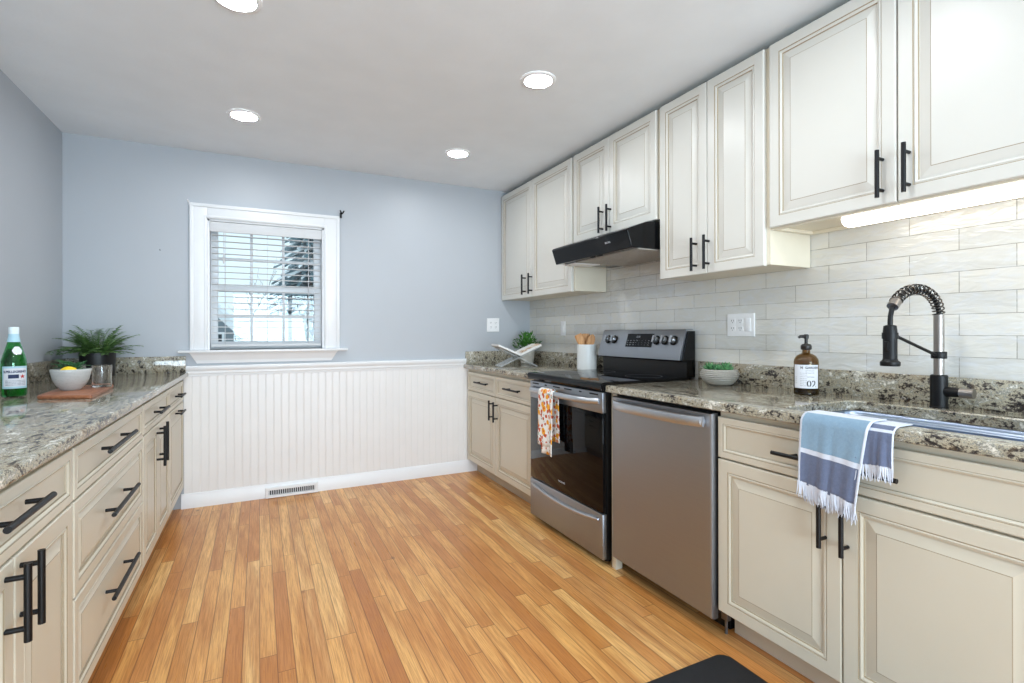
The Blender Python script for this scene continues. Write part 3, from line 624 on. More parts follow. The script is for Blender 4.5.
b = MB(); b.box((XU+0.16, 0.46, 2.4005), (XU+0.19, 4.085, CEIL)); tag(b.build('scribe_strip', 'shadowgap', origin=(XU+0.17, 2.2, 2.40)), 'recessed filler strip in shadow colour between the wall cabinets and the ceiling', 'strip')

# ------------------------------------------------------------------ countertops
def slab_edge(b, x0, x1, y0, y1, z0, z1): b.box((x0, y0, z0), (x1, y1, z1), 0.008, seg=3)
def counters():
    b = MB(); b.box((XL+0.001, 1.0, ZCL+0.0005), (-0.432, D-0.001, ZTL), 0.007, seg=3); t = b.build('countertop', 'granite', origin=(-0.77, 2.5, ZCL))
    tag(t, 'long speckled granite countertop along the left wall', 'countertop')
    b = MB(); b.box((XL+0.001, 1.0, ZTL-0.001), (XL+0.021, D-0.022, 1.036), 0.002); b.box((XL+0.001, D-0.0215, ZTL-0.001), (-0.446, D-0.001, 1.036), 0.002); b.build('backsplash', 'granite', t)
    b = MB(); b.box((1.565, 2.884, ZC+0.0005), (2.215, D-0.001, ZT), 0.008, seg=3); t = b.build('countertop', 'granite', origin=(1.89, 3.5, ZC))
    tag(t, 'short granite countertop in the far right corner left of the stove', 'countertop')
    b = MB(); b.box((1.583, D-0.0215, ZT-0.001), (2.214, D-0.001, 1.030), 0.002); b.box((2.195, 2.90, ZT-0.001), (2.2148, D-0.022, 1.030), 0.002); b.build('backsplash', 'granite', t)
    # right counter with the sink cut-out
    hx0, hx1, hy0, hy1 = 1.648, 2.066, 0.505, 1.185
    b = MB(); y0, y1 = 0.43, 2.088
    out = []; inn = rrect(hx0, hy0, hx1, hy1, 0.05, 5); inn_n = len(inn)
    O = [(2.215, y1), (1.565, y1), (1.565, y0), (2.215, y0)]
    n = inn_n//4
    def ringz(z, d): 
        return [(hx+0, hy+0, z) for hx, hy in rrect(hx0-d, hy0-d, hx1+d, hy1+d, 0.05+d, 5)]
    def oring(z, d):
        pts = []
        for (cx, cyy) in O:
            sx = -d if cx > 2 else d; sy = -d if cyy > 1 else d
            pts += [(cx+sx, cyy+sy, z)]*n
        return pts
    r = 0.008
    b.loops([ringz(ZC+0.0005, 0), ringz(ZT-0.004, 0), ringz(ZT, 0.004), oring(ZT, r), oring(ZT-0.0025, r*0.35), oring(ZT-r, 0), oring(ZC+0.004, 0), oring(ZC+0.0005, 0.004), ringz(ZC+0.0005, 0)], [0]*8, cap0=False, cap1=False)
    me = b
    t = b.build('countertop', 'granite', origin=(1.89, 1.25, ZC)); bm_ = bmesh.new(); bm_.from_mesh(t.data); bmesh.ops.remove_doubles(bm_, verts=bm_.verts[:], dist=1e-5); bmesh.ops.recalc_face_normals(bm_, faces=bm_.faces[:]); bm_.to_mesh(t.data); bm_.free(); t.data.set_sharp_from_angle(angle=math.radians(35))
    tag(t, 'granite countertop on the right holding the sink and faucet', 'countertop')
    b = MB(); b.box((2.195, 0.43, ZT-0.001), (2.2148, 2.082, 1.030), 0.002); b.build('backsplash', 'granite', t)
    # sink
    s = thing('kitchen_sink', 'stainless undermount sink set into the granite below the faucet', 'sink', (1.857, 0.845, 0.69))
    b = MB(); g = 0.004
    def rz(d, z, rr=0.055): return [(x, y, z) for x, y in rrect(hx0-g+d, hy0-g+d, hx1+g-d, hy1+g-d, max(0.02, rr-d), 5)]
    b.loops([rz(-0.02, ZC-0.001), rz(0.0, ZC-0.001), rz(0.003, ZC-0.006), rz(0.004, ZC-0.013), rz(0.008, ZC-0.017), rz(0.028, ZC-0.018), rz(0.031, ZC-0.021), rz(0.033, 0.715), rz(0.05, 0.69), rz(0.05, 0.686), rz(0.0, 0.71), rz(-0.003, ZC-0.004), rz(-0.02, ZC-0.004), rz(-0.02, ZC-0.001)], [0]*13, cap0=False, cap1=False)
    b.add([(x, y, 0.69) for x, y in rrect(hx0+0.046, hy0+0.046, hx1-0.046, hy1-0.046, 0.02, 5)], [tuple(range(inn_n))])
    b.build('basin', 'sinksteel', s)
    b = MB(); b.lathe([(0.045, 0.0005), (0.045, 0.004), (0.036, 0.004), (0.03, 0.001), (0.0, 0.001)], (1.95, 0.845, 0.69), 24, cap0=False, cap1=False); b.build('drain', 'chrome', s)
counters()

# ------------------------------------------------------------------ range, hood, dishwasher
def stove():
    y0, y1 = 2.102, 2.870; yc = (y0+y1)/2
    t = thing('electric_range', 'stainless and black electric stove with a glass cooktop between the cabinets', 'stove', (1.87, yc, 0))
    b = MB(); b.box((1.582, y0, 0.028), (2.19, y1, 0.90), 0.003); b.build('body', 'blackmatte', t)
    for x in (1.63, 2.12):
        for y in (y0+0.06, y1-0.06):
            b = MB(); b.lathe([(0.018, 0), (0.018, 0.01), (0.011, 0.012), (0.011, 0.03)], (x, y, 0.0), 12); b.build('foot', 'blackmatte', t)
    b = MB(); pr = [(1.548, 0.896), (1.541, 0.905), (1.540, 0.922), (1.546, 0.934), (1.56, 0.938), (2.145, 0.938), (2.15, 0.930), (2.15, 0.896)]
    b.prism(pr, lambda x, z, y: (x, y, z), y0-0.008, y1+0.008); b.build('cooktop', 'blackglass', t, ang=30)
    for cx, cyy, rr in ((1.71, yc+0.19, 0.105), (1.71, yc-0.19, 0.085), (1.99, yc+0.19, 0.075), (1.99, yc-0.19, 0.105)):
        b = MB(); b.lathe([(rr, 0), (rr, 0.0004), (rr-0.002, 0.0004), (rr-0.002, 0)], (cx, cyy, 0.9381), 40, cap0=False, cap1=False); b.build('burner_ring', 'slot', t)
    # backguard
    b = MB(); pr = [(2.130, 0.9385), (2.130, 1.022), (2.100, 1.03), (2.145, 1.190), (2.172, 1.197), (2.194, 1.197), (2.194, 0.9385)]
    b.prism(pr, lambda x, z, y: (x, y, z), y0, y1); b.build('backguard', 'black', t, ang=25)
    b = MB(); pr = [(2.126, 1.034), (2.090, 1.034), (2.093, 1.062), (2.137, 1.198), (2.146, 1.208), (2.192, 1.208), (2.192, 1.2035), (2.152, 1.2035), (2.144, 1.196), (2.110, 1.07)]
    b.prism(pr, lambda x, z, y: (x, y, z), y0+0.012, y1+0.001); b.build('control_panel', 'steel', t, ang=25)
    # panel face frame: origin lower edge, e along slope
    p0 = Vector((2.093, 0, 1.062)); p1 = Vector((2.137, 0, 1.198)); e = (p1-p0).normalized(); nn = Vector((-e.z, 0, e.x))
    Lf = (p1-p0).length
    def PF(y, s, n): q = p0+e*(s*Lf)+nn*n; return (q.x, y, q.z)
    b = MB()
    ya, yb = 2.36, 2.60
    b.add([PF(ya, .28, 0.0005), PF(yb, .28, 0.0005), PF(yb, .88, 0.0005), PF(ya, .88, 0.0005), PF(ya, .28, 0.0025), PF(yb, .28, 0.0025), PF(yb, .88, 0.0025), PF(ya, .88, 0.0025)], [(0, 1, 2, 3), (4, 5, 6, 7), (0, 1, 5, 4), (1, 2, 6, 5), (2, 3, 7, 6), (3, 0, 4, 7)])
    dsp = b.build('display', 'blackglass', t, ang=None)
    b = MB()
    b.text('12:00', 0.017, lambda x, y, z: PF(2.515-x, 0.70+y/Lf, 0.0027+z), 0.0002); b.build('clock_digits', 'silvertext', dsp, ang=None, normals=False)
    for r_ in range(3):
        for k in range(8):
            b = MB(); b.text(('Bake Broil Conv Warm 1 2 3 Off'.split(), 'Timer Clean Lock 4 5 6 On Set'.split(), 'Clock Keep Cook 7 8 9 0 Go'.split())[r_][k], 0.0068, lambda x, y, z, k=k, r_=r_: PF(2.592-k*0.028-x, 0.56-0.1*r_+y/Lf, 0.0027+z), 0.0001)
            b.build('button_lettering', 'silvertext', dsp, ang=None, normals=False)
    for ky in (2.79, 2.725, 2.325, 2.255, 2.185):
        b = MB(); 
        for prof, m in (([(0.028, 0.0), (0.028, 0.006), (0.025, 0.008)], 0), ([(0.0185, 0.008), (0.0180, 0.024), (0.016, 0.028), (0.0, 0.028)], 1)):
            rings = [[PF(ky+r*math.cos(2*math.pi*k/24), 0.60+r*math.sin(2*math.pi*k/24)/Lf, h+0.0005) for k in range(24)] for r, h in prof if r > 0]
            b.loops(rings, [m]*(len(rings)-1))
        b.add([PF(ky-0.007, 0.60-0.02/Lf, 0.029), PF(ky+0.007, 0.60-0.02/Lf, 0.029), PF(ky+0.007, 0.60+0.02/Lf, 0.029), PF(ky-0.007, 0.60+0.02/Lf, 0.029), PF(ky-0.007, 0.60-0.02/Lf, 0.036), PF(ky+0.007, 0.60-0.02/Lf, 0.036), PF(ky+0.007, 0.60+0.02/Lf, 0.036), PF(ky-0.007, 0.60+0.02/Lf, 0.036)],
              [(0, 1, 2, 3), (4, 5, 6, 7), (0, 1, 5, 4), (1, 2, 6, 5), (2, 3, 7, 6), (3, 0, 4, 7)], 1)
        b.build('knob', ['black', 'handlesteel'], t, ang=30)
    # oven door
    b = MB(); b.box((1.556, y0, 0.779), (1.581, y1, 0.885), 0.004); door = b.build('oven_door', 'steel', t)
    b = MB(); b.box((1.558, y0, 0.272), (1.581, y1, 0.7785), 0.003); b.build('door_glass', 'blackglass', door)
    L = y1-y0
    for k in range(6):
        b = MB()
        ww = 0.075 if k not in (1, 4) else 0.022
        cy_ = y1-0.075-k*(L-0.15)/5; b.box((1.5545, cy_-ww/2, 0.868), (1.5565, cy_+ww/2, 0.876)); b.build('vent_slot', 'blackmatte', door, ang=None)
    b = MB(); ha, hb = y0+0.035, y1-0.04; P = []; rs = []
    for k in range(17):
        q = k/16; yy = ha+(hb-ha)*q; bow = 1-(2*q-1)**8
        P.append((1.552-0.045*bow if 0 < k < 16 else 1.560, yy, 0.838)); rs.append(0.017)
    b.tube(P, rs, 12, flat=1.0); b.build('handle', 'handlesteel', door)
    b = MB(); b.text('FRIGIDAIRE', 0.014, lambda x, y, z: (1.5575-z, yc+0.045-x, 0.325+y), 0.0003); b.build('badge', 'silvertext', door, ang=None)
    b = MB()
    b.box((1.556, y0, 0.035), (1.582, y1, 0.266), 0.004); dr = b.build('storage_drawer', 'steel', t)
    b = MB(); P = []
    for k in range(21):
        q = k/20; yy = y0+0.03+(L-0.06)*q; P.append((1.548, yy, 0.236-0.028*(1-(2*q-1)**2)))
    b.tube(P, [0.005]+[0.011]*19+[0.005], 10); b.build('handle', 'handlesteel', dr)
    # hood
    y0, y1 = 2.108, 2.872
    h = thing('range_hood', 'glossy black under-cabinet range hood above the stove', 'range hood', (1.96, yc, 1.64))
    pr = [(1.752, 1.638), (1.720, 1.728), (1.730, 1.742), (1.80, 1.770), (1.86, 1.785), (1.90, 1.789), (2.21, 1.7895), (2.21, 1.66), (1.80, 1.632)]
    b = MB(); pr2 = [(1.752, 1.636), (1.720, 1.728), (1.728, 1.738), (1.80, 1.764), (1.85, 1.782), (1.89, 1.7885), (2.208, 1.79), (2.208, 1.640), (1.785, 1.640)]
    b.prism(pr2, lambda x, z, y: (x, y, z), y0, y1); cn = b.build('canopy', 'hoodblack', h, ang=25); mb = cn.modifiers.new('bevel', 'BEVEL'); mb.width = 0.004; mb.segments = 3; mb.limit_method = 'ANGLE'; mb.angle_limit = math.radians(40)
    b = MB(); b.box((1.80, y0+0.01, 1.634), (2.20, yc-0.002, 1.6395)); b.box((1.80, yc+0.002, 1.634), (2.20, y1-0.16, 1.6395)); b.build('filter', 'greyfilter', h, ang=None)
    b = MB(); b.box((1.805, y1-0.15, 1.632), (2.0, y1-0.02, 1.6395), 0.003); b.build('light_lens', 'plate', h)
    for k in range(2): b = MB(); b.box((1.765, yc-0.02-0.07*k, 1.633), (1.780, yc+0.02-0.07*k, 1.6385), 0.002); b.build('switch', 'blackmatte', h)
    b = MB(); b.text('BROAN', 0.014, lambda x, y, z: (1.7345-z-y*0.335, yc-0.17-x, 1.685+y), 0.0006); b.build('badge', 'silvertext', h, ang=None)
    # dishwasher
    y0, y1 = 1.421, 2.047
    d = thing('dishwasher', 'stainless dishwasher with a curved bar handle between the stove and the sink cabinet', 'dishwasher', (1.88, (y0+y1)/2, 0))
    b = MB(); b.box((1.605, y0+0.004, 0.09), (2.18, y1-0.004, 0.885)); b.box((1.68, y0+0.01, 0.004), (2.1, y1-0.01, 0.09)); b.build('tub', 'blackmatte', d, ang=None)
    b = MB(); T = lambda u, w, n: (1.603-n, u, w); n = 12
    P = []
    prf = [(0, 0.0), (0, 0.020), (0.004, 0.029), (0.010, 0.032)]
    rings = []
    for dd, nn_ in prf: rings.append([T(y0+dd, 0.074+dd*.5, nn_), T(y1-dd, 0.074+dd*.5, nn_), T(y1-dd, 0.874-dd*.3, nn_), T(y0+dd, 0.874-dd*.3, nn_)])
    b.loops(rings, [1, 1, 0]); dd_ = b.build('door', ['steel', 'steelside'], d, ang=25)
    b = MB(); ya, yb = y0+0.032, y1-0.035; rings = []
    for k in range(25):
        q = k/24; yy = ya+(yb-ya)*q; bow = max(0.0, 1-(2*q-1)**4); xx = 1.5665-0.006-0.040*bow; zz = 0.838; hh = 0.021
        ring = []
        for (dx, dz) in ((-0.006, -0.9), (-0.009, -0.5), (-0.010, 0.0), (-0.009, 0.5), (-0.006, 0.9), (0.004, 1.0), (0.006, 0.0), (0.004, -1.0)): ring.append((xx+dx, yy, zz+hh*dz))
        rings.append(ring)
    b.loops(rings, [0]*24); 
    for yy in (ya+0.012, yb-0.012): b.box((1.545, yy-0.008, 0.826), (1.5720, yy+0.008, 0.846), 0.003)
    b.build('handle', 'handlesteel', dd_, ang=40)
    b = MB(); b.box((1.665, y0+0.01, 0.012), (1.679, y1-0.01, 0.10)); b.build('toe_panel', 'black', d, ang=None)
    b = MB(); b.box((1.64, y0-0.012, 0.055), (1.662, y0+0.018, 0.085), 0.002); b.tube([(1.651, y0+0.003, 0.056), (1.651, y0+0.003, 0.0)], 0.006, 8); b.build('leveling_leg', 'steelside', d)
stove()

# ------------------------------------------------------------------ ceiling lamps and under-cabinet tube
def lamps():
    first = None
    spots = [(-0.075, 3.31, 'round recessed ceiling light nearest the window'), (1.245, 3.35, 'round recessed ceiling light nearest the far cabinets and the corner'),
             (-0.075, 2.165, 'large recessed ceiling light cut by the top edge of the photo'), (1.245, 2.205, 'round recessed ceiling light in front of the hood')]
    spots += [(1.245, 1.08, 'recessed ceiling light out of view beside the sink cabinets'), (-0.075, 1.05, 'recessed ceiling light out of view over the near left counter'),
              (-0.075, -0.1, 'recessed ceiling light behind the viewer on the left side')]
    for i, (x, y, lab) in enumerate(spots):
        if first is None:
            t = thing('recessed_light', lab, 'ceiling light', (x, y, CEIL), 'recessed ceiling lights')
            b = MB(); b.lathe([(0.088, -0.0002), (0.087, -0.005), (0.080, -0.009), (0.069, -0.009), (0.067, -0.004), (0.067, -0.0002)], (x, y, CEIL), 48, cap0=False, cap1=False); b.build('trim_ring', 'plate', t)
            b = MB(); b.lathe([(0.067, -0.0005), (0.067, -0.0045), (0.0, -0.0065)][:2], (x, y, CEIL), 48, cap0=False, cap1=True); b.build('lens', 'can', t, ang=None)
            first = t
        else:
            t = first.copy(); COL.objects.link(t); t.location = (x, y, CEIL); t['label'] = lab
            for ch in list(first.children):
                c = ch.copy(); c.parent = t; COL.objects.link(c)
    t = thing('under_cabinet_light', 'glowing white tube light fixed under the cabinet above the sink', 'light', (2.01, 0.8, 1.635))
    y0, y1 = 0.48, 1.172
    b = MB(); b.box((1.975, y0, 1.626), (2.075, y1, 1.6353), 0.002); b.build('housing', 'plate', t)
    b = MB(); b.prism([(1.977, 1.6255), (1.973, 1.616), (1.978, 1.604), (1.992, 1.594), (2.02, 1.590), (2.05, 1.594), (2.068, 1.606), (2.073, 1.6255)], lambda x, z, y: (x, y, z), y0+0.003, y1-0.003); b.build('lens', 'tube', t, ang=50)
lamps()

# ------------------------------------------------------------------ small fixtures
def fixtures():
    # back wall double outlet
    def outlet(T, c, z, w, h, devs, label, name='outlet'):
        o = T(c, z, 0); t = thing(name, label, 'switch' if name == 'light_switch' else 'outlet', o)
        b = MB(T); pr = [(0, 0.0003), (0.0, 0.003), (0.003, 0.0055)]
        b.loops([[(c-w/2+d, z-h/2+d, n), (c+w/2-d, z-h/2+d, n), (c+w/2-d, z+h/2-d, n), (c-w/2+d, z+h/2-d, n)] for d, n in pr], [0, 0]); b.build('plate', 'plate', t, ang=None)
        for k, dv in enumerate(devs):
            u = c+dv[0]
            if dv[1] == 'duplex':
                b = MB(T)
                for s in (-1, 1): b.prism([(u+a, z+s*0.0195+q) for a, q in rrect(-0.0165, -0.014, 0.0165, 0.014, 0.008, 3)], lambda a, q, n: (a, q, n), 0.0045, 0.0075)
                r = b.build('receptacle', 'plate', t)
                b = MB(T)
                for s in (-1, 1):
                    for q in (-0.0062, 0.0062): b.box((u+q-0.0013, z+s*0.0195-0.001, 0.0072), (u+q+0.0013, z+s*0.0195+0.008, 0.0078))
                    b.lathe([(0.0024, 0.0072), (0.0024, 0.0078)], (u, z+s*0.0195-0.007, 0), 8)
                b.build('slots', 'slot', r, ang=None)
            else:
                b = MB(T); b.box((u-0.0165, z-0.033, 0.0045), (u+0.0165, z+0.033, 0.0085), 0.002); b.build('rocker', 'plate', t)
    TB = lambda u, w, n: (u, D-n, w); TRW = lambda u, w, n: (XR-n, u, w)
    outlet(TB, 1.848, 1.258, 0.118, 0.118, [(-0.023, 'duplex'), (0.023, 'duplex')], 'white double outlet plate on the blue wall beside the corner cabinet')
    outlet(TRW, 3.52, 1.225, 0.072, 0.118, [(0, 'rocker')], 'white single switch plate on the tile behind the utensil crock', 'light_switch')
    outlet(TRW, 1.815, 1.228, 0.165, 0.118, [(0.046, 'duplex'), (0.0, 'duplex'), (-0.046, 'rocker')], 'white triple plate with two outlets and a switch on the tile right of the stove')
    # register
    r = thing('floor_register', 'white slotted vent register on the baseboard below the window', 'vent', (0.215, D-0.04, 0))
    y = D-0.0205; x0, x1, z0, z1 = 0.038, 0.392, 0.002, 0.077
    b = MB(); yf = y-0.024
    O = [(x0, z0), (x1, z0), (x1, z1), (x0, z1)]; I = [(x0+0.02, z0+0.018), (x1-0.02, z0+0.018), (x1-0.02, z1-0.018), (x0+0.02, z1-0.018)]
    I2 = [(x0+0.022, z0+0.02), (x1-0.022, z0+0.02), (x1-0.022, z1-0.02), (x0+0.022, z1-0.02)]
    def rr(P, yy, d=0): return [(px, yy, pz) for px, pz in P]
    b.loops([rr(O, y), rr(O, yf+0.004), [(x0+0.003, yf, z0+0.003), (x1-0.003, yf, z0+0.003), (x1-0.003, yf, z1-0.003), (x0+0.003, yf, z1-0.003)], rr(I, yf), rr(I2, yf+0.006), rr(I2, y)], [0]*5, cap0=False, cap1=False); b.build('frame', 'trim', r, ang=None)
    b = MB(); b.box((x0+0.01, y-0.002, z0+0.01), (x1-0.01, y-0.0002, z1-0.01)); b.build('duct', 'slot', r, ang=None)
    b = MB(); n = 22
    for k in range(n): q = x0+0.026+(x1-x0-0.052)*k/(n-1); b.box((q-0.002, yf+0.005, z0+0.018), (q+0.002, y-0.003, z1-0.018))
    b.build('louver', 'trim', r, ang=None)
    # small nails left in the walls
    b = MB(); b.tube([(-0.592, D-0.0005, 1.747), (-0.592, D-0.012, 1.75)], 0.003, 8); tag(b.build('wall_nail', 'slot', origin=(-0.592, D, 1.747)), 'small nail in the blue wall left of the window', 'nail')
    # mat
    b = MB(); R = lambda d, z: [(x, yy, z) for x, yy in rrect(1.02+d, 0.52+d, 1.532-d, 1.335-d, 0.045-d, 8)]
    b.loops([R(0.0, 0.0005), R(0, 0.008), R(0.004, 0.013), R(0.01, 0.015)], [0]*3); tag(b.build('floor_mat', 'mat', origin=(1.27, 0.93, 0)), 'black cushioned floor mat with rounded corners in front of the sink', 'mat')
fixtures()

# ------------------------------------------------------------------ faucet
def faucet():
    fx, fy = 2.128, 0.928; z = ZT
    t = thing('kitchen_faucet', 'black and steel spring pull-down faucet behind the sink', 'faucet', (fx, fy, z))
    b = MB(); b.lathe([(0.027, 0.0), (0.027, 0.004), (0.0250, 0.006), (0.0250, 0.112), (0.022, 0.115)], (fx, fy, z+0.0003), 32); b.build('base', 'blackmatte', t)
    b = MB(); b.lathe([(0.0150, 0.115), (0.0150, 0.325), (0.012, 0.327)], (fx, fy, z), 28); b.build('column', 'chrome', t)
    b = MB(); b.lathe([(0.0215, 0.172), (0.0225, 0.174), (0.0225, 0.194), (0.0215, 0.196)], (fx, fy, z), 28)
    hx = 1.826
    b.tube([(fx-0.015, fy, z+0.183), (hx+0.03, fy, z+0.253)], 0.0052, 10); b.lathe([(0.0225, 0.243), (0.0225, 0.263)], (hx, fy, z), 20)
    b.build('support_arm', 'blackmatte', t)
    # hose arc
    ax = (fx+hx)/2; R = (fx-hx)/2; zt = z+0.325
    def arc(q):                                   # q 0..1 from column to head, slightly flattened arch
        a = math.pi*q; return Vector((ax+R*math.cos(a), fy, zt+0.098*math.sin(a)-0.028*q))
    P = [arc(k/40) for k in range(33)]
    b = MB(); b.tube(P + [(hx+0.010, fy, z+0.338), (hx+0.002, fy, z+0.315), (hx, fy, z+0.285)], 0.0075, 10); b.build('hose', 'blackmatte', t)
    b = MB(); turns = 17; N = turns*12; pts = []
    for k in range(N+1):
        q = k/N*0.79; p = arc(q); d = (arc(min(1, q+0.01))-arc(max(0, q-0.01))).normalized(); a = Vector((0, 1, 0)); c = d.cross(a); th = 2*math.pi*turns*k/N
        pts.append(p+(a*math.cos(th)+c*math.sin(th))*0.0165)
    b.tube(pts, 0.0025, 6); b.build('spring', 'spring', t)
    b = MB(); p = arc(0.79); d = (arc(0.82)-arc(0.76)).normalized(); b.tube([p-d*0.004, p+d*0.024], 0.0165, 20); b.build('collar', 'chrome', t)
    b = MB(); b.lathe([(0.026, 0.155), (0.0275, 0.158), (0.0275, 0.168), (0.021, 0.174), (0.0195, 0.18), (0.0195, 0.268), (0.0175, 0.285), (0.010, 0.288)], (hx, fy, z), 28); b.box((hx-0.025, fy-0.006, z+0.205), (hx-0.017, fy+0.006, z+0.235), 0.002); b.build('spray_head', 'blackmatte', t)
    b = MB(); b.tube([(fx, fy-0.02, z+0.058), (fx, fy-0.060, z+0.058)], [0.018, 0.0155], 20)
    hd = b.build('handle', 'blackmatte', t); b = MB(); b.tube([(fx, fy-0.0605, z+0.058), (fx, fy-0.098, z+0.058)], [0.0165, 0.0165], 22); b.build('handle_cap', 'chrome', hd)
faucet()

# ------------------------------------------------------------------ towels
def towels():
    # blue towel folded over the counter edge by the sink
    t = thing('dish_towel', 'blue striped towel with white fringe hanging over the counter edge at the sink', 'towel', (1.57, 0.95, 0.70))
    def drape(y0, y1, zlow, xin, off, colors, dy=0.0, seed=1, taper=0.0):
        """a strip of cloth from x=xin on the counter, over the edge, down to zlow; returns the mesh and the bottom row"""
        rnd = random.Random(seed); path = []
        ft = 0.004+off
        xs = xin
        while xs < 0: xs += 1
        x = xin
        for k in range(8): path.append((xin+(1.578-xin)*k/7, ZT+ft))
        for k in range(1, 6):
            a = math.pi/2*k/5; path.append((1.578-(0.026+ft)*math.sin(a), ZT-0.022+(0.022+ft)*math.cos(a)))
        zt = path[-1][1]; xe = path[-1][0]; n = 26
        for k in range(1, n+1): path.append((xe-0.003*math.sin(k/n*2.5), zt+(zlow-zt)*k/n))
        s = [0]
        for a, c in zip(path, path[1:]): s.append(s[-1]+math.hypot(a[0]-c[0], a[1]-c[1]))
        nj = 30; P = []
        for i, (x, z) in enumerate(path):
            row = []; q = max(0, (ZT-z)/(ZT-zlow))
            for j in range(nj+1):
                w = j/nj; yy = y0+(y1-y0)*w + dy*q + taper*q*(0.5-w)
                fold = (0.006*math.sin(w*9+seed)+0.004*math.sin(w*21+seed*2))*q
                xx = x - abs(fold)*1.0 - off*0.2 - 0.0015*rnd.random()*q; zz = z - 0.003*math.sin(w*5+1)*q - (0.035 if seed != 4 else 0.0)*(w-0.5)*q
                row.append((xx, yy, zz))
            P.append(row)
        hem = [z for x, z in path]
        def mat(i, j):
            if j in (0, nj-1): return 2
            z = path[i][1]; v = (ZT-z)/(ZT-zlow) if i > 9 else (-1 if i < 8 else colors[0][0]+0.001)
            for lim, c in colors:
                if v < lim: return c
            return colors[-1][1]
        return P, mat
    P, mat = drape(1.040, 0.838, 0.706, 1.632, 0.006, [(0.0, 2), (0.46, 0), (0.53, 2), (1.1, 1)], dy=0.016, seed=1, taper=-0.03)
    b = MB(); b.grid(P, mat); front_ = b.build('front_layer', ['tlight', 'tdark', 'twhite'], t, ang=70, normals=False)
    def solid(o, th):
        m = o.modifiers.new('solid', 'SOLIDIFY'); m.thickness = th; m.offset = 0
    solid(front_, 0.003)
    P2, mat2 = drape(0.885, 0.778, 0.815, 1.645, 0.0005, [(0.10, 2), (1.1, 1)], dy=0.0, seed=4, taper=0.0)
    b = MB(); b.grid(P2, mat2); bk = b.build('back_layer', ['tlight', 'tdark', 'twhite'], t, ang=70, normals=False); solid(bk, 0.003)
    P3, mat3 = drape(1.032, 0.85, 0.698, 1.632, 0.001, [(0.0, 2), (0.46, 0), (0.53, 2), (1.1, 1)], dy=0.014, seed=6, taper=-0.03)
    b = MB(); b.grid(P3, mat3); md = b.build('inner_layer', ['tlight', 'tdark', 'twhite'], t, ang=70, normals=False); solid(md, 0.0025)
    rnd = random.Random(11)
    for P_, L, par in ((P, 0.05, front_), (P2, 0.045, bk), (P3, 0.052, md)):
        b = MB(); row = P_[-1]; n = 95 if par is not bk else 50
        for k in range(n):
            w = (k+rnd.random()*0.6)/n*(len(row)-1); i = min(int(w), len(row)-2); f = w-i
            p = Vector(row[i]).lerp(Vector(row[i+1]), f); l = L*rnd.uniform(0.75, 1.05); dy = rnd.uniform(-0.010, 0.006); dx = rnd.uniform(-0.005, 0.003)
            b.tube([p+Vector((0, 0, 0.002)), p+Vector((dx*0.4, dy*0.3, -l*0.5)), p+Vector((dx, dy, -l))], [0.0019, 0.0017, 0.0008], 5)
        o = b.build('fringe', 'twhite', par, normals=False); o['kind'] = 'stuff'
    # floral towel on the oven handle
    t = thing('dish_towel', 'white floral print towel folded over the oven door handle', 'towel', (1.50, 2.68, 0.6))
    ya, yb = 2.630, 2.490; rb = 0.0205; cx, cz = 1.507, 0.838
    def layer(zf, zb, y0, y1, r, seed):
        path = [(cx-r-0.001*math.sin(k*0.7), zf+(cz-zf)*k/16) for k in range(17)] + [(cx-r*math.cos(math.pi*k/8), cz+r*math.sin(math.pi*k/8)) for k in range(1, 8)] + [(cx+r, cz-(cz-zb)*k/14) for k in range(15)]
        P = []
        for i, (x, z) in enumerate(path):
            q = min(1, max(0, (cz-z)/(cz-zf))); s = -1 if i < 20 else 0.3
            P.append([(x+s*q*(0.003+0.005*math.sin(w/14*6+seed)+0.003*math.sin(w/14*13+seed)), y0+(y1-y0)*w/14*(1+0.06*q)-0.006*q*seed*0, z) for w in range(15)])
        return P
    for nm, zf, zb, y0, y1, r, sd in (('outer_layer', 0.535, 0.60, ya, yb+0.018, rb+0.006, 0), ('inner_layer', 0.488, 0.56, ya-0.045, yb-0.012, rb, 2)):
        b = MB(); b.grid(layer(zf, zb, y0, y1, r, sd)); o = b.build(nm, 'floral', t, ang=70, normals=False); m = o.modifiers.new('solid', 'SOLIDIFY'); m.thickness = 0.002; m.offset = 0
towels()

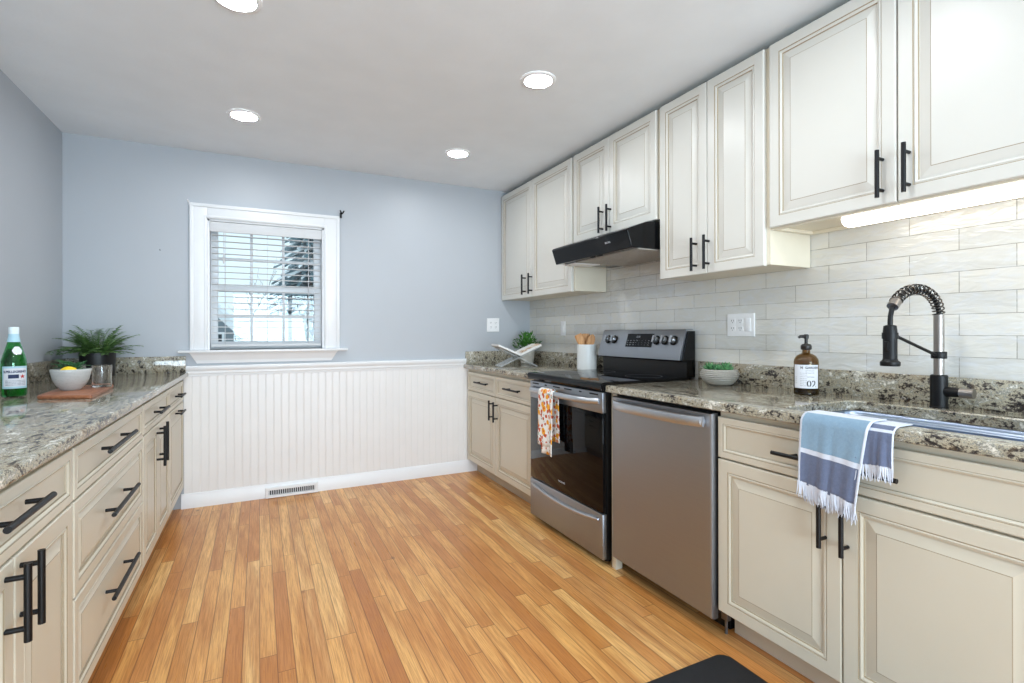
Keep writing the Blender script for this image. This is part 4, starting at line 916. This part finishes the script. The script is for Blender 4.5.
# ------------------------------------------------------------------ things on the right counter
def leafquad(b, p, d, up, L, W, mat=0, curl=0.2):
    d = d.normalized(); s = d.cross(up)
    if s.length < 1e-4: s = Vector((1, 0, 0))
    s.normalize(); n = s.cross(d)
    pts = []
    for q, w in ((0, 0.15), (0.35, 1.0), (0.7, 0.8), (1.0, 0.05)):
        c = p+d*L*q-n*(curl*L*q*q)
        pts.append([tuple(c-s*W*w/2), tuple(c+n*W*0.12*-1), tuple(c+s*W*w/2)])
    b.grid(pts, mat)
def right_counter():
    # soap bottle
    cx, cyy = 2.080, 1.378; z = ZT+0.0003
    t = thing('soap_bottle', 'amber glass pump bottle with a white 02 label beside the sink', 'bottle', (cx, cyy, ZT))
    r = 0.047
    b = MB(); b.lathe([(0.0, 0.0), (r-0.004, 0.0), (r, 0.004), (r, 0.140), (r-0.002, 0.150), (r-0.010, 0.164), (r-0.022, 0.172), (0.0155, 0.176), (0.0145, 0.190), (0.0125, 0.190), (0.0135, 0.176), (r-0.024, 0.169), (r-0.0125, 0.161), (r-0.0045, 0.149), (r-0.003, 0.138), (r-0.003, 0.008), (r-0.006, 0.005), (0.0, 0.005)], (cx, cyy, z), 40, cap0=False, cap1=False); b.build('glass_body', 'amber', t, ang=40)
    b = MB(); b.lathe([(0.0, 0.0055), (r-0.0065, 0.0055), (r-0.0035, 0.009), (r-0.0035, 0.128), (0.0, 0.128)], (cx, cyy, z), 36, cap0=False, cap1=False); b.build('liquid', paint('amber_soap', (92, 66, 22), 0.3, 0.1), t)
    ang0 = math.atan2(-cyy, -cx)
    def cyl(x, y, h, rr=None): a = ang0 + x/(r+0.0006); R = r+0.0008+h; return (cx+R*math.cos(a), cyy+R*math.sin(a), z+y)
    b = MB(); P = [[cyl(-0.052+0.104*k/24, yy, 0) for k in range(25)] for yy in (0.030, 0.128)]; b.grid(P); P = [[cyl(-0.052+0.104*k/24, yy, -0.0005) for k in range(25)] for yy in (0.030, 0.128)]; b.grid(P); lb = b.build('label', 'label', t, ang=60)
    b = MB()
    b.text('02', 0.038, lambda x, y, h: cyl(0.001+x, 0.037+y, h), 0.0002, bold=0.0004); b.text('N  GARDEN', 0.0135, lambda x, y, h: cyl(-0.022+x, 0.112+y, h), 0.0002, bold=0.0004)
    b.text('NATURAL', 0.006, lambda x, y, h: cyl(0.004+x, 0.076+y, h), 0.0002)
    for k in range(8): b.text('hand soap wash', 0.0042, lambda x, y, h, k=k: cyl(-0.024+x, 0.04+0.0075*k+y, h), 0.0001)
    for k in range(3): b.text('with lavender & mint', 0.004, lambda x, y, h, k=k: cyl(-0.003+x, 0.104-0.006*k+y, h), 0.0001)
    for k in range(4): b.text('16 fl', 0.0042, lambda x, y, h, k=k: cyl(-0.046+x, 0.05+0.008*k+y, h), 0.0001)
    b.build('label_print', 'ink', lb, ang=None, normals=False)
    b = MB(); b.lathe([(0.019, 0.190), (0.021, 0.194), (0.021, 0.207), (0.016, 0.214), (0.008, 0.216), (0.0065, 0.218), (0.0065, 0.236), (0.010, 0.238), (0.010, 0.252), (0.007, 0.256)], (cx, cyy, z), 24)
    d = Vector((-0.75, 0.66, 0)); p = Vector((cx, cyy, z+0.247)); b.tube([p+d*-0.008, p+d*0.022, p+d*0.030+Vector((0, 0, -0.006))], [0.008, 0.0065, 0.005], 12); b.build('pump', 'pump', t)
    # succulent bowl
    cx, cyy = 2.088, 1.84; rr = 0.092
    t = thing('succulent_planter', 'ribbed grey concrete bowl of small green succulents right of the stove', 'plant', (cx, cyy, ZT))
    b = MB(); prof = [(0.0, 0.0), (0.052, 0.0)]; N = 16
    for k in range(N+1):
        q = k/N; rad = 0.061+0.031*math.sin(q*math.pi*0.74); rad += 0.0016*(1 if k % 2 else -1); prof.append((rad, 0.003+0.074*q))
    prof += [(0.078, 0.079), (0.075, 0.074), (0.073, 0.064), (0.0, 0.064)]
    b.lathe(prof, (cx, cyy, z), 44, cap0=False, cap1=False); b.build('bowl', 'concrete', t, ang=14)
    b = MB(); b.lathe([(0.0725, 0.0645), (0.05, 0.068), (0.0, 0.068)], (cx, cyy, z), 24, cap0=False, cap1=False); b.build('soil', 'soil', t)
    rnd = random.Random(5)
    for (ox, oy, s) in ((-0.03, 0.035, 1.0), (0.0, 0.02, 0.8), (0.015, -0.03, 1.05), (-0.025, -0.015, 0.75), (0.035, 0.01, 0.8), (-0.005, -0.048, 0.8)):
        b = MB(); p = Vector((cx+ox, cyy+oy, z+0.068))
        for k in range(26):
            a = k*2.4; el = 0.25+1.1*k/26; d = Vector((math.cos(a)*math.cos(el), math.sin(a)*math.cos(el), math.sin(el))); L = s*(0.040+0.0004*k)
            b.tube([p+d*0.004, p+d*L*0.6, p+d*L], [0.0035*s, 0.0062*s, 0.001], 6, flat=0.6)
        b.build('rosette', 'succ', t, ang=60)
    # crock with wooden utensils
    cx, cyy = 2.098, 3.02; r = 0.069
    t = thing('utensil_crock', 'white ribbed ceramic crock standing left of the stove back panel', 'crock', (cx, cyy, ZT))
    b = MB(); seg = 72; rings = []
    for rad, zz in ((r-0.004, 0), (r, 0.004), (r, 0.178), (r-0.002, 0.181), (r-0.005, 0.179), (r-0.006, 0.01), ): rings.append([(cx+(rad+0.0008*(k % 2)*(0.003 < zz < 0.179))*math.cos(2*math.pi*k/seg), cyy+(rad+0.0008*(k % 2)*(0.003 < zz < 0.179))*math.sin(2*math.pi*k/seg), z+zz) for k in range(seg)])
    b.loops(rings, [0]*5); b.build('pot', 'crock', t, ang=30)
    def utensil(label, base, top, head, name):
        p0, p1 = Vector(base), Vector(top); d = (p1-p0).normalized(); tt = thing(name, label, 'utensil', base, 'wooden utensils in the crock')
        b = MB(); b.tube([p0, p0.lerp(p1, 0.6)], [0.006, 0.0055], 10); b.build('handle', 'spoon', tt)
        b = MB(); s = p0.lerp(p1, 0.58)
        L = (p1-s).length; face = Vector((-0.57, -0.82, 0)); face = (face-d*face.dot(d)).normalized(); w = d.cross(face)
        rings = []
        for k in range(11):
            q = k/10
            if head == 'spoon': wd = 0.006+0.021*math.sin(min(1, q*0.97)*math.pi)**0.7 if 0 < q < 1 else (0.006 if q == 0 else 0.004)
            else: wd = 0.006+0.022*min(1, q*2.2) if q < 0.93 else 0.024
            c = s+d*L*q; th = 0.005
            rings.append([tuple(c+w*wd*math.cos(a)+face*th*math.sin(a)*(1.0 if head != 'spoon' or math.sin(a) < 0 else 0.2)) for a in [2*math.pi*m/14 for m in range(14)]])
        b.loops(rings, [0]*10); b.build('head', 'spoon', tt, ang=50)
    utensil('wooden spatula leaning left in the white crock', (cx+0.030, cyy-0.030, z+0.022), (cx-0.052, cyy+0.036, z+0.252), 'flat', 'wooden_spatula')
    utensil('wooden spoon leaning right in the white crock', (cx-0.035, cyy+0.0, z+0.022), (cx+0.022, cyy-0.046, z+0.252), 'spoon', 'wooden_spoon')
    utensil('wooden turner in the middle of the white crock between the other utensils', (cx+0.02, cyy+0.036, z+0.022), (cx+0.012, cyy+0.028, z+0.258), 'flat', 'wooden_turner')
    # acrylic stand and open book
    c = Vector((1.825, 3.60, 0)); rz = math.radians(-10); px = Vector((math.cos(rz), math.sin(rz), 0)); ax = Vector((-math.sin(rz), math.cos(rz), 0))
    def W(p, a, zz): q = c+px*p+ax*a; return (q.x, q.y, zz)
    t = thing('book_stand', 'clear acrylic X-shaped stand holding an open book in the far right corner', 'stand', (c.x, c.y, ZT))
    zx = 1.003
    for s in (-1, 1):
        b = MB(); th = 0.006; q0 = (s*0.145, z), (0.0, zx), (-s*0.165, 1.074)
        aa, bb = (-0.075, 0.0) if s < 0 else (0.0, 0.075)
        aa, bb = -0.085, 0.085
        poly = [(s*0.145, z), (s*0.152, z+0.006), (-s*0.152, 1.072), (-s*0.158, 1.067)]
        b.prism(poly, lambda p, zz, a: W(p, a, zz), aa, bb); b.build('panel', 'acrylic', t, ang=None)
    bk = thing('open_book', 'open cookbook lying on the clear acrylic stand', 'book', (c.x, c.y, zx))
    for s in (-1, 1):
        poly = []; up = []; N = 8
        for k in range(N+1):
            q = k/N; p = s*(0.004+0.168*q); zz = zx+0.012+0.074*q; hgt = 0.013*math.sin(min(1, q*1.6+0.12)*math.pi*0.62)*(1-0.25*q)
            poly.append((p, zz)); up.append((p, zz+0.003+hgt))
        b = MB(); b.prism(poly+up[::-1], lambda p, zz, a: W(p, a, zz), -0.115, 0.115); pg = b.build('page_block', 'paper', bk, ang=None)
        b = MB(); b.prism([(p*1.0, zz+0.0003) for p, zz in up[1:]]+[(p, zz+0.0008) for p, zz in up[1:]][::-1], lambda p, zz, a: W(p, a, zz), -0.10, 0.10 if s < 0 else 0.02); b.build('printed_page', 'photo', pg, ang=None)
        b = MB(); b.prism([(s*0.001, zx+0.0075), (s*0.178, zx+0.0835), (s*0.178, zx+0.086), (s*0.001, zx+0.0105)], lambda p, zz, a: W(p, a, zz), -0.12, 0.12); b.build('cover', 'bookcover', bk, ang=None)
    # herb pot
    cx, cyy = 2.085, 3.90
    t = thing('potted_herb', 'bushy green plant in a stone pot behind the book stand in the corner', 'plant', (cx, cyy, ZT))
    b = MB(); b.lathe([(0.0, 0), (0.05, 0), (0.054, 0.004), (0.066, 0.10), (0.066, 0.108), (0.060, 0.108), (0.058, 0.095), (0.0, 0.095)], (cx, cyy, z), 30, cap0=False, cap1=False); b.build('pot', 'lime', t)
    b = MB(); b.lathe([(0.0575, 0.0955), (0.0, 0.099)], (cx, cyy, z), 20, cap0=False, cap1=False); b.build('soil', 'soil', t)
    b = MB(); rnd = random.Random(21)
    for k in range(300):
        a = rnd.random()*6.283; el = rnd.uniform(0.15, 1.5); R = rnd.uniform(0.05, 0.14); d = Vector((math.cos(a)*math.cos(el), math.sin(a)*math.cos(el), math.sin(el)*1.1))
        p = Vector((cx, cyy, z+0.125))+Vector((d.x*R*0.95, d.y*R*0.8, d.z*R*0.95-0.015)); p.x = min(p.x, 2.165); p.y = min(p.y, 4.045)
        dd = d+Vector((rnd.uniform(-.6, .6), rnd.uniform(-.6, .6), rnd.uniform(-.2, .7))); leafquad(b, p, dd, Vector((0.1, 0.2, 1)), rnd.uniform(0.022, 0.04), rnd.uniform(0.012, 0.02))
    for k in range(26):
        a = rnd.random()*6.283; b.tube([(cx+0.02*math.cos(a), cyy+0.02*math.sin(a), z+0.096), (cx+0.06*math.cos(a), cyy+0.06*math.sin(a), z+0.18)], 0.0015, 5)
    b.build('foliage', 'herb', t, ang=None, normals=False)
right_counter()

# ------------------------------------------------------------------ things on the left counter
def left_counter():
    z = ZTL+0.0003
    # sparkling water bottle
    cx, cyy = -0.922, 2.842; r = 0.041
    t = thing('water_bottle', 'green glass mineral water bottle with a pale blue label on the left counter', 'bottle', (cx, cyy, ZTL))
    outer = [(0.0, 0.004), (r-0.012, 0.0), (r-0.004, 0.0015), (r, 0.008), (r, 0.135), (r-0.001, 0.150), (r-0.006, 0.172), (r-0.014, 0.200), (0.0195, 0.230), (0.0155, 0.252), (0.0142, 0.268), (0.0142, 0.276)]
    inner = [(0.0115, 0.276), (0.012, 0.262), (0.0165, 0.230), (r-0.0175, 0.199), (r-0.009, 0.170), (r-0.004, 0.148), (r-0.0033, 0.132), (r-0.0033, 0.012), (r-0.008, 0.006), (0.0, 0.008)]
    b = MB(); b.lathe(outer+inner, (cx, cyy, z), 40, cap0=False, cap1=False); b.build('glass_body', 'greenglass', t, ang=40)
    b = MB(); b.lathe([(0.0, 0.0085), (r-0.0085, 0.0065), (r-0.0038, 0.0125), (r-0.0038, 0.148), (r-0.0095, 0.170), (r-0.018, 0.199), (0.0, 0.200)], (cx, cyy, z), 36, cap0=False, cap1=False); b.build('water', glass('green_tinted_water', (0.55, 0.93, 0.62, 1), 0, 1.33), t, ang=40)
    b = MB(); b.lathe([(0.0165, 0.262), (0.0168, 0.288), (0.015, 0.2915), (0.0, 0.292)], (cx, cyy, z), 28, cap0=True, cap1=False); b.build('cap', 'cap', t)
    b = MB(); b.lathe([(0.0215, 0.2285), (0.0172, 0.252), (0.0168, 0.262)], (cx, cyy, z), 28, cap0=False, cap1=False); b.build('neck_foil', 'bluelabel', t)
    a0 = math.atan2(-cyy, -cx)+0.12
    def cyl(x, y, h, rr=r): a = a0 + x/rr; R = rr+0.0007+h; return (cx+R*math.cos(a), cyy+R*math.sin(a), z+y)
    b = MB()
    for off in (0, -0.0004): b.grid([[cyl(-0.045+0.09*k/24, yy, off) for k in range(25)] for yy in (0.036, 0.128)])
    lb = b.build('label', 'bluelabel', t, ang=60)
    b = MB(); b.grid([[cyl(-0.038+0.076*k/20, yy, 0.0004) for k in range(21)] for yy in (0.044, 0.120)]); b.build('label_panel', 'label', lb, ang=60, normals=False)
    b = MB(); b.text('S.PELLEGRINO', 0.0135, lambda x, y, h: cyl(x-0.001, 0.101+y, h+0.0008), 0.0002, 'CENTER', sx=0.85, bold=0.0005)
    for k in range(4): b.text('SPARKLING NATURAL MINERAL WATER', 0.0042, lambda x, y, h, k=k: cyl(x, 0.049+0.006*k+y, h+0.0008), 0.0001, 'CENTER', sx=0.85)
    b.build('label_print', 'inkblue', lb, ang=None, normals=False)
    b = MB(); st = [(0.010*(1 if k % 2 == 0 else 0.42)*math.sin(k*math.pi/5), 0.010*(1 if k % 2 == 0 else 0.42)*math.cos(k*math.pi/5)) for k in range(10)]
    b.add([cyl(0.022+x, 0.085+y, 0.0008) for x, y in st]+[cyl(0.022, 0.085, 0.0009)], [(k, (k+1) % 10, 10) for k in range(10)]); b.build('star', 'inkred', lb, ang=None, normals=False)
    b = MB(); b.grid([[cyl(-0.022+0.032*k/10, yy, 0.0008) for k in range(11)] for yy in (0.078, 0.094)]); b.build('emblem', 'inkblue', lb, ang=None, normals=False)
    b = MB()
    def cone(x, y, h):
        q = (0.193+y-0.172)/(0.200-0.172); R = (r-0.006)+(-0.008)*q+0.0008+h; a = a0+0.25+x/0.03; return (cx+R*math.cos(a), cyy+R*math.sin(a), z+0.193+y)
    b.grid([[cone(0.016*q*math.cos(k*math.pi/12)*(1+0.06*math.cos(k*math.pi/2)), 0.017*q*math.sin(k*math.pi/12)*(1+0.06*math.cos(k*math.pi/2)), 0.0006) for k in range(25)] for q in (0.02, 0.35, 0.7, 1.0)])
    b.build('neck_label', 'label', t, ang=None, normals=False)
    # board
    A, B, C_, D_ = Vector((-0.800, 2.665)), Vector((-0.604, 2.585)), Vector((-0.632, 3.085)), Vector((-0.828, 3.125))
    t = MB(); th = 0.015
    def ring(d, zz):
        cen = (A+B+C_+D_)/4; out = []
        Q = [A, B, C_, D_]
        for i in range(4):
            p, pr, nx = Q[i], Q[i-1], Q[(i+1) % 4]; u = (pr-p).normalized(); v = (nx-p).normalized(); R = 0.022
            for k in range(5):
                f = k/4; e = p+u*R*(1-f)**2+v*R*f**2; out.append(tuple((e+(cen-e).normalized()*d).to_tuple())+(zz,))
        return out
    t.loops([ring(0.004, z), ring(0, z+0.004), ring(0, z+th-0.004), ring(0.004, z+th)], [0]*3); tag(t.build('cutting_board', 'board', origin=(-0.74, 2.93, ZTL)), 'reddish brown wooden cutting board on the left counter under the bowl', 'cutting board')
    zb = z+th+0.0003
    # bowl
    cx, cyy = -0.742, 2.870
    t = thing('serving_bowl', 'speckled white stoneware bowl of lemon and leaves on the wooden board', 'bowl', (cx, cyy, zb))
    b = MB(); b.lathe([(0.0, 0.002), (0.028, 0.002), (0.032, 0.0), (0.036, 0.004), (0.051, 0.022), (0.063, 0.047), (0.0695, 0.080), (0.071, 0.090), (0.0695, 0.092), (0.0675, 0.090), (0.0655, 0.078), (0.058, 0.046), (0.046, 0.026), (0.0, 0.018)], (cx, cyy, zb), 48, cap0=False, cap1=False); b.build('bowl_body', 'bowl', t, ang=60)
    b = MB(); P = []
    p = Vector((cx-0.004, cyy-0.034, zb+0.083))
    rings = []
    for k in range(13):
        q = k/12; rad = 0.022*math.sin(max(0.03, min(0.97, q))*math.pi)**0.65; ax = Vector((0.92, 0.25, 0.3)).normalized(); u = ax.cross(Vector((0, 0, 1))).normalized(); v = u.cross(ax)
        cc = p+ax*((q-0.5)*0.064); rings.append([tuple(cc+(u*math.cos(m*math.pi/9)+v*math.sin(m*math.pi/9))*rad) for m in range(18)])
    b.loops(rings, [0]*12); tag(b.build('lemon', 'lemon', origin=p), 'yellow lemon lying among leaves in the white bowl', 'lemon')
    rnd = random.Random(31)
    b = MB()
    for k in range(60):
        a = rnd.random()*6.283; R = rnd.uniform(0.0, 0.040); p = Vector((cx+R*math.cos(a)-0.002, cyy+0.020+R*math.sin(a)*0.6, zb+rnd.uniform(0.085, 0.120)))
        d = Vector((math.cos(a), math.sin(a), rnd.uniform(0.1, 0.9))); leafquad(b, p, d, Vector((0, 0.1, 1)), rnd.uniform(0.022, 0.036), rnd.uniform(0.016, 0.024), curl=0.25)
    o = b.build('mint_leaves', 'mint', origin=(cx, cyy, zb+0.08), ang=None, normals=False); o['kind'] = 'stuff'; tag(o, 'heap of green mint leaves in the white bowl', 'herbs')
    # tumblers
    def tumbler(cx, cyy, label):
        b = MB(); b.lathe([(0.0, 0.0), (0.034, 0.0), (0.037, 0.003), (0.039, 0.10), (0.0386, 0.1012), (0.0372, 0.1), (0.0355, 0.012), (0.032, 0.008), (0.0, 0.008)], (cx, cyy, zb), 40, cap0=False, cap1=False)
        tag(b.build('drinking_glass', 'glass', origin=(cx, cyy, zb), ang=45), label, 'glass', 'drinking glasses on the board')
    tumbler(-0.655, 2.965, 'clear tumbler standing right of the bowl at the end of the board')
    tumbler(-0.768, 3.03, 'clear tumbler mostly hidden behind the white bowl')
    # fern
    cx, cyy = -0.885, 3.915; rr = 0.090
    t = thing('potted_fern', 'leafy green fern in a black pot in the left corner by the window wall', 'plant', (cx, cyy, ZTL))
    b = MB(); b.lathe([(0.0, 0.0), (rr-0.010, 0.0), (rr-0.006, 0.004), (rr, 0.138), (rr, 0.148), (rr-0.003, 0.150), (rr-0.007, 0.148), (rr-0.008, 0.132), (0.0, 0.132)], (cx, cyy, z), 40, cap0=False, cap1=False); b.build('pot', 'pot', t)
    b = MB(); b.lathe([(rr-0.0085, 0.1325), (0.0, 0.14)], (cx, cyy, z), 24, cap0=False, cap1=False); b.build('soil', 'soil', t)
    b = MB(); rnd = random.Random(77)
    for k in range(62):
        a = rnd.random()*6.283; L = rnd.uniform(0.13, 0.245); rise = rnd.uniform(0.45, 1.45); d0 = Vector((math.cos(a), math.sin(a), 0)); p0 = Vector((cx+d0.x*0.03, cyy+d0.y*0.03, z+0.136))
        N = 15; pts = []
        for i in range(N+1):
            q = i/N; h = math.cos(rise); v = math.sin(rise)
            pp = p0+d0*(L*q*(h*0.9+0.25*q))+Vector((0, 0, L*(v*q*0.95-0.5*q*q*(0.25+0.6*h))))
            pp.y = min(pp.y, D-0.03); pp.x = max(pp.x, XL+0.03); pp.z = max(pp.z, ZTL+0.10)
            pts.append(pp)
        b.tube(pts, [0.0014]*N+[0.0005], 4, caps=False)
        for i in range(2, N+1):
            q = i/N; d = (pts[i]-pts[i-1]); 
            if d.length < 1e-5: continue
            d.normalize(); s = d.cross(Vector((0, 0, 1))); 
            if s.length < 1e-3: continue
            s.normalize(); ll = 0.030*math.sin(min(1.0, 0.15+q)*math.pi*0.86)+0.008
            for sg in (-1, 1): leafquad(b, pts[i], s*sg+d*0.55+Vector((0, 0, rnd.uniform(-.1, .25))), Vector((0, 0, 1)), ll, 0.0115, curl=0.15)
    b.build('fronds', 'fern', t, ang=None, normals=False)
left_counter()
bpy.context.view_layer.update()
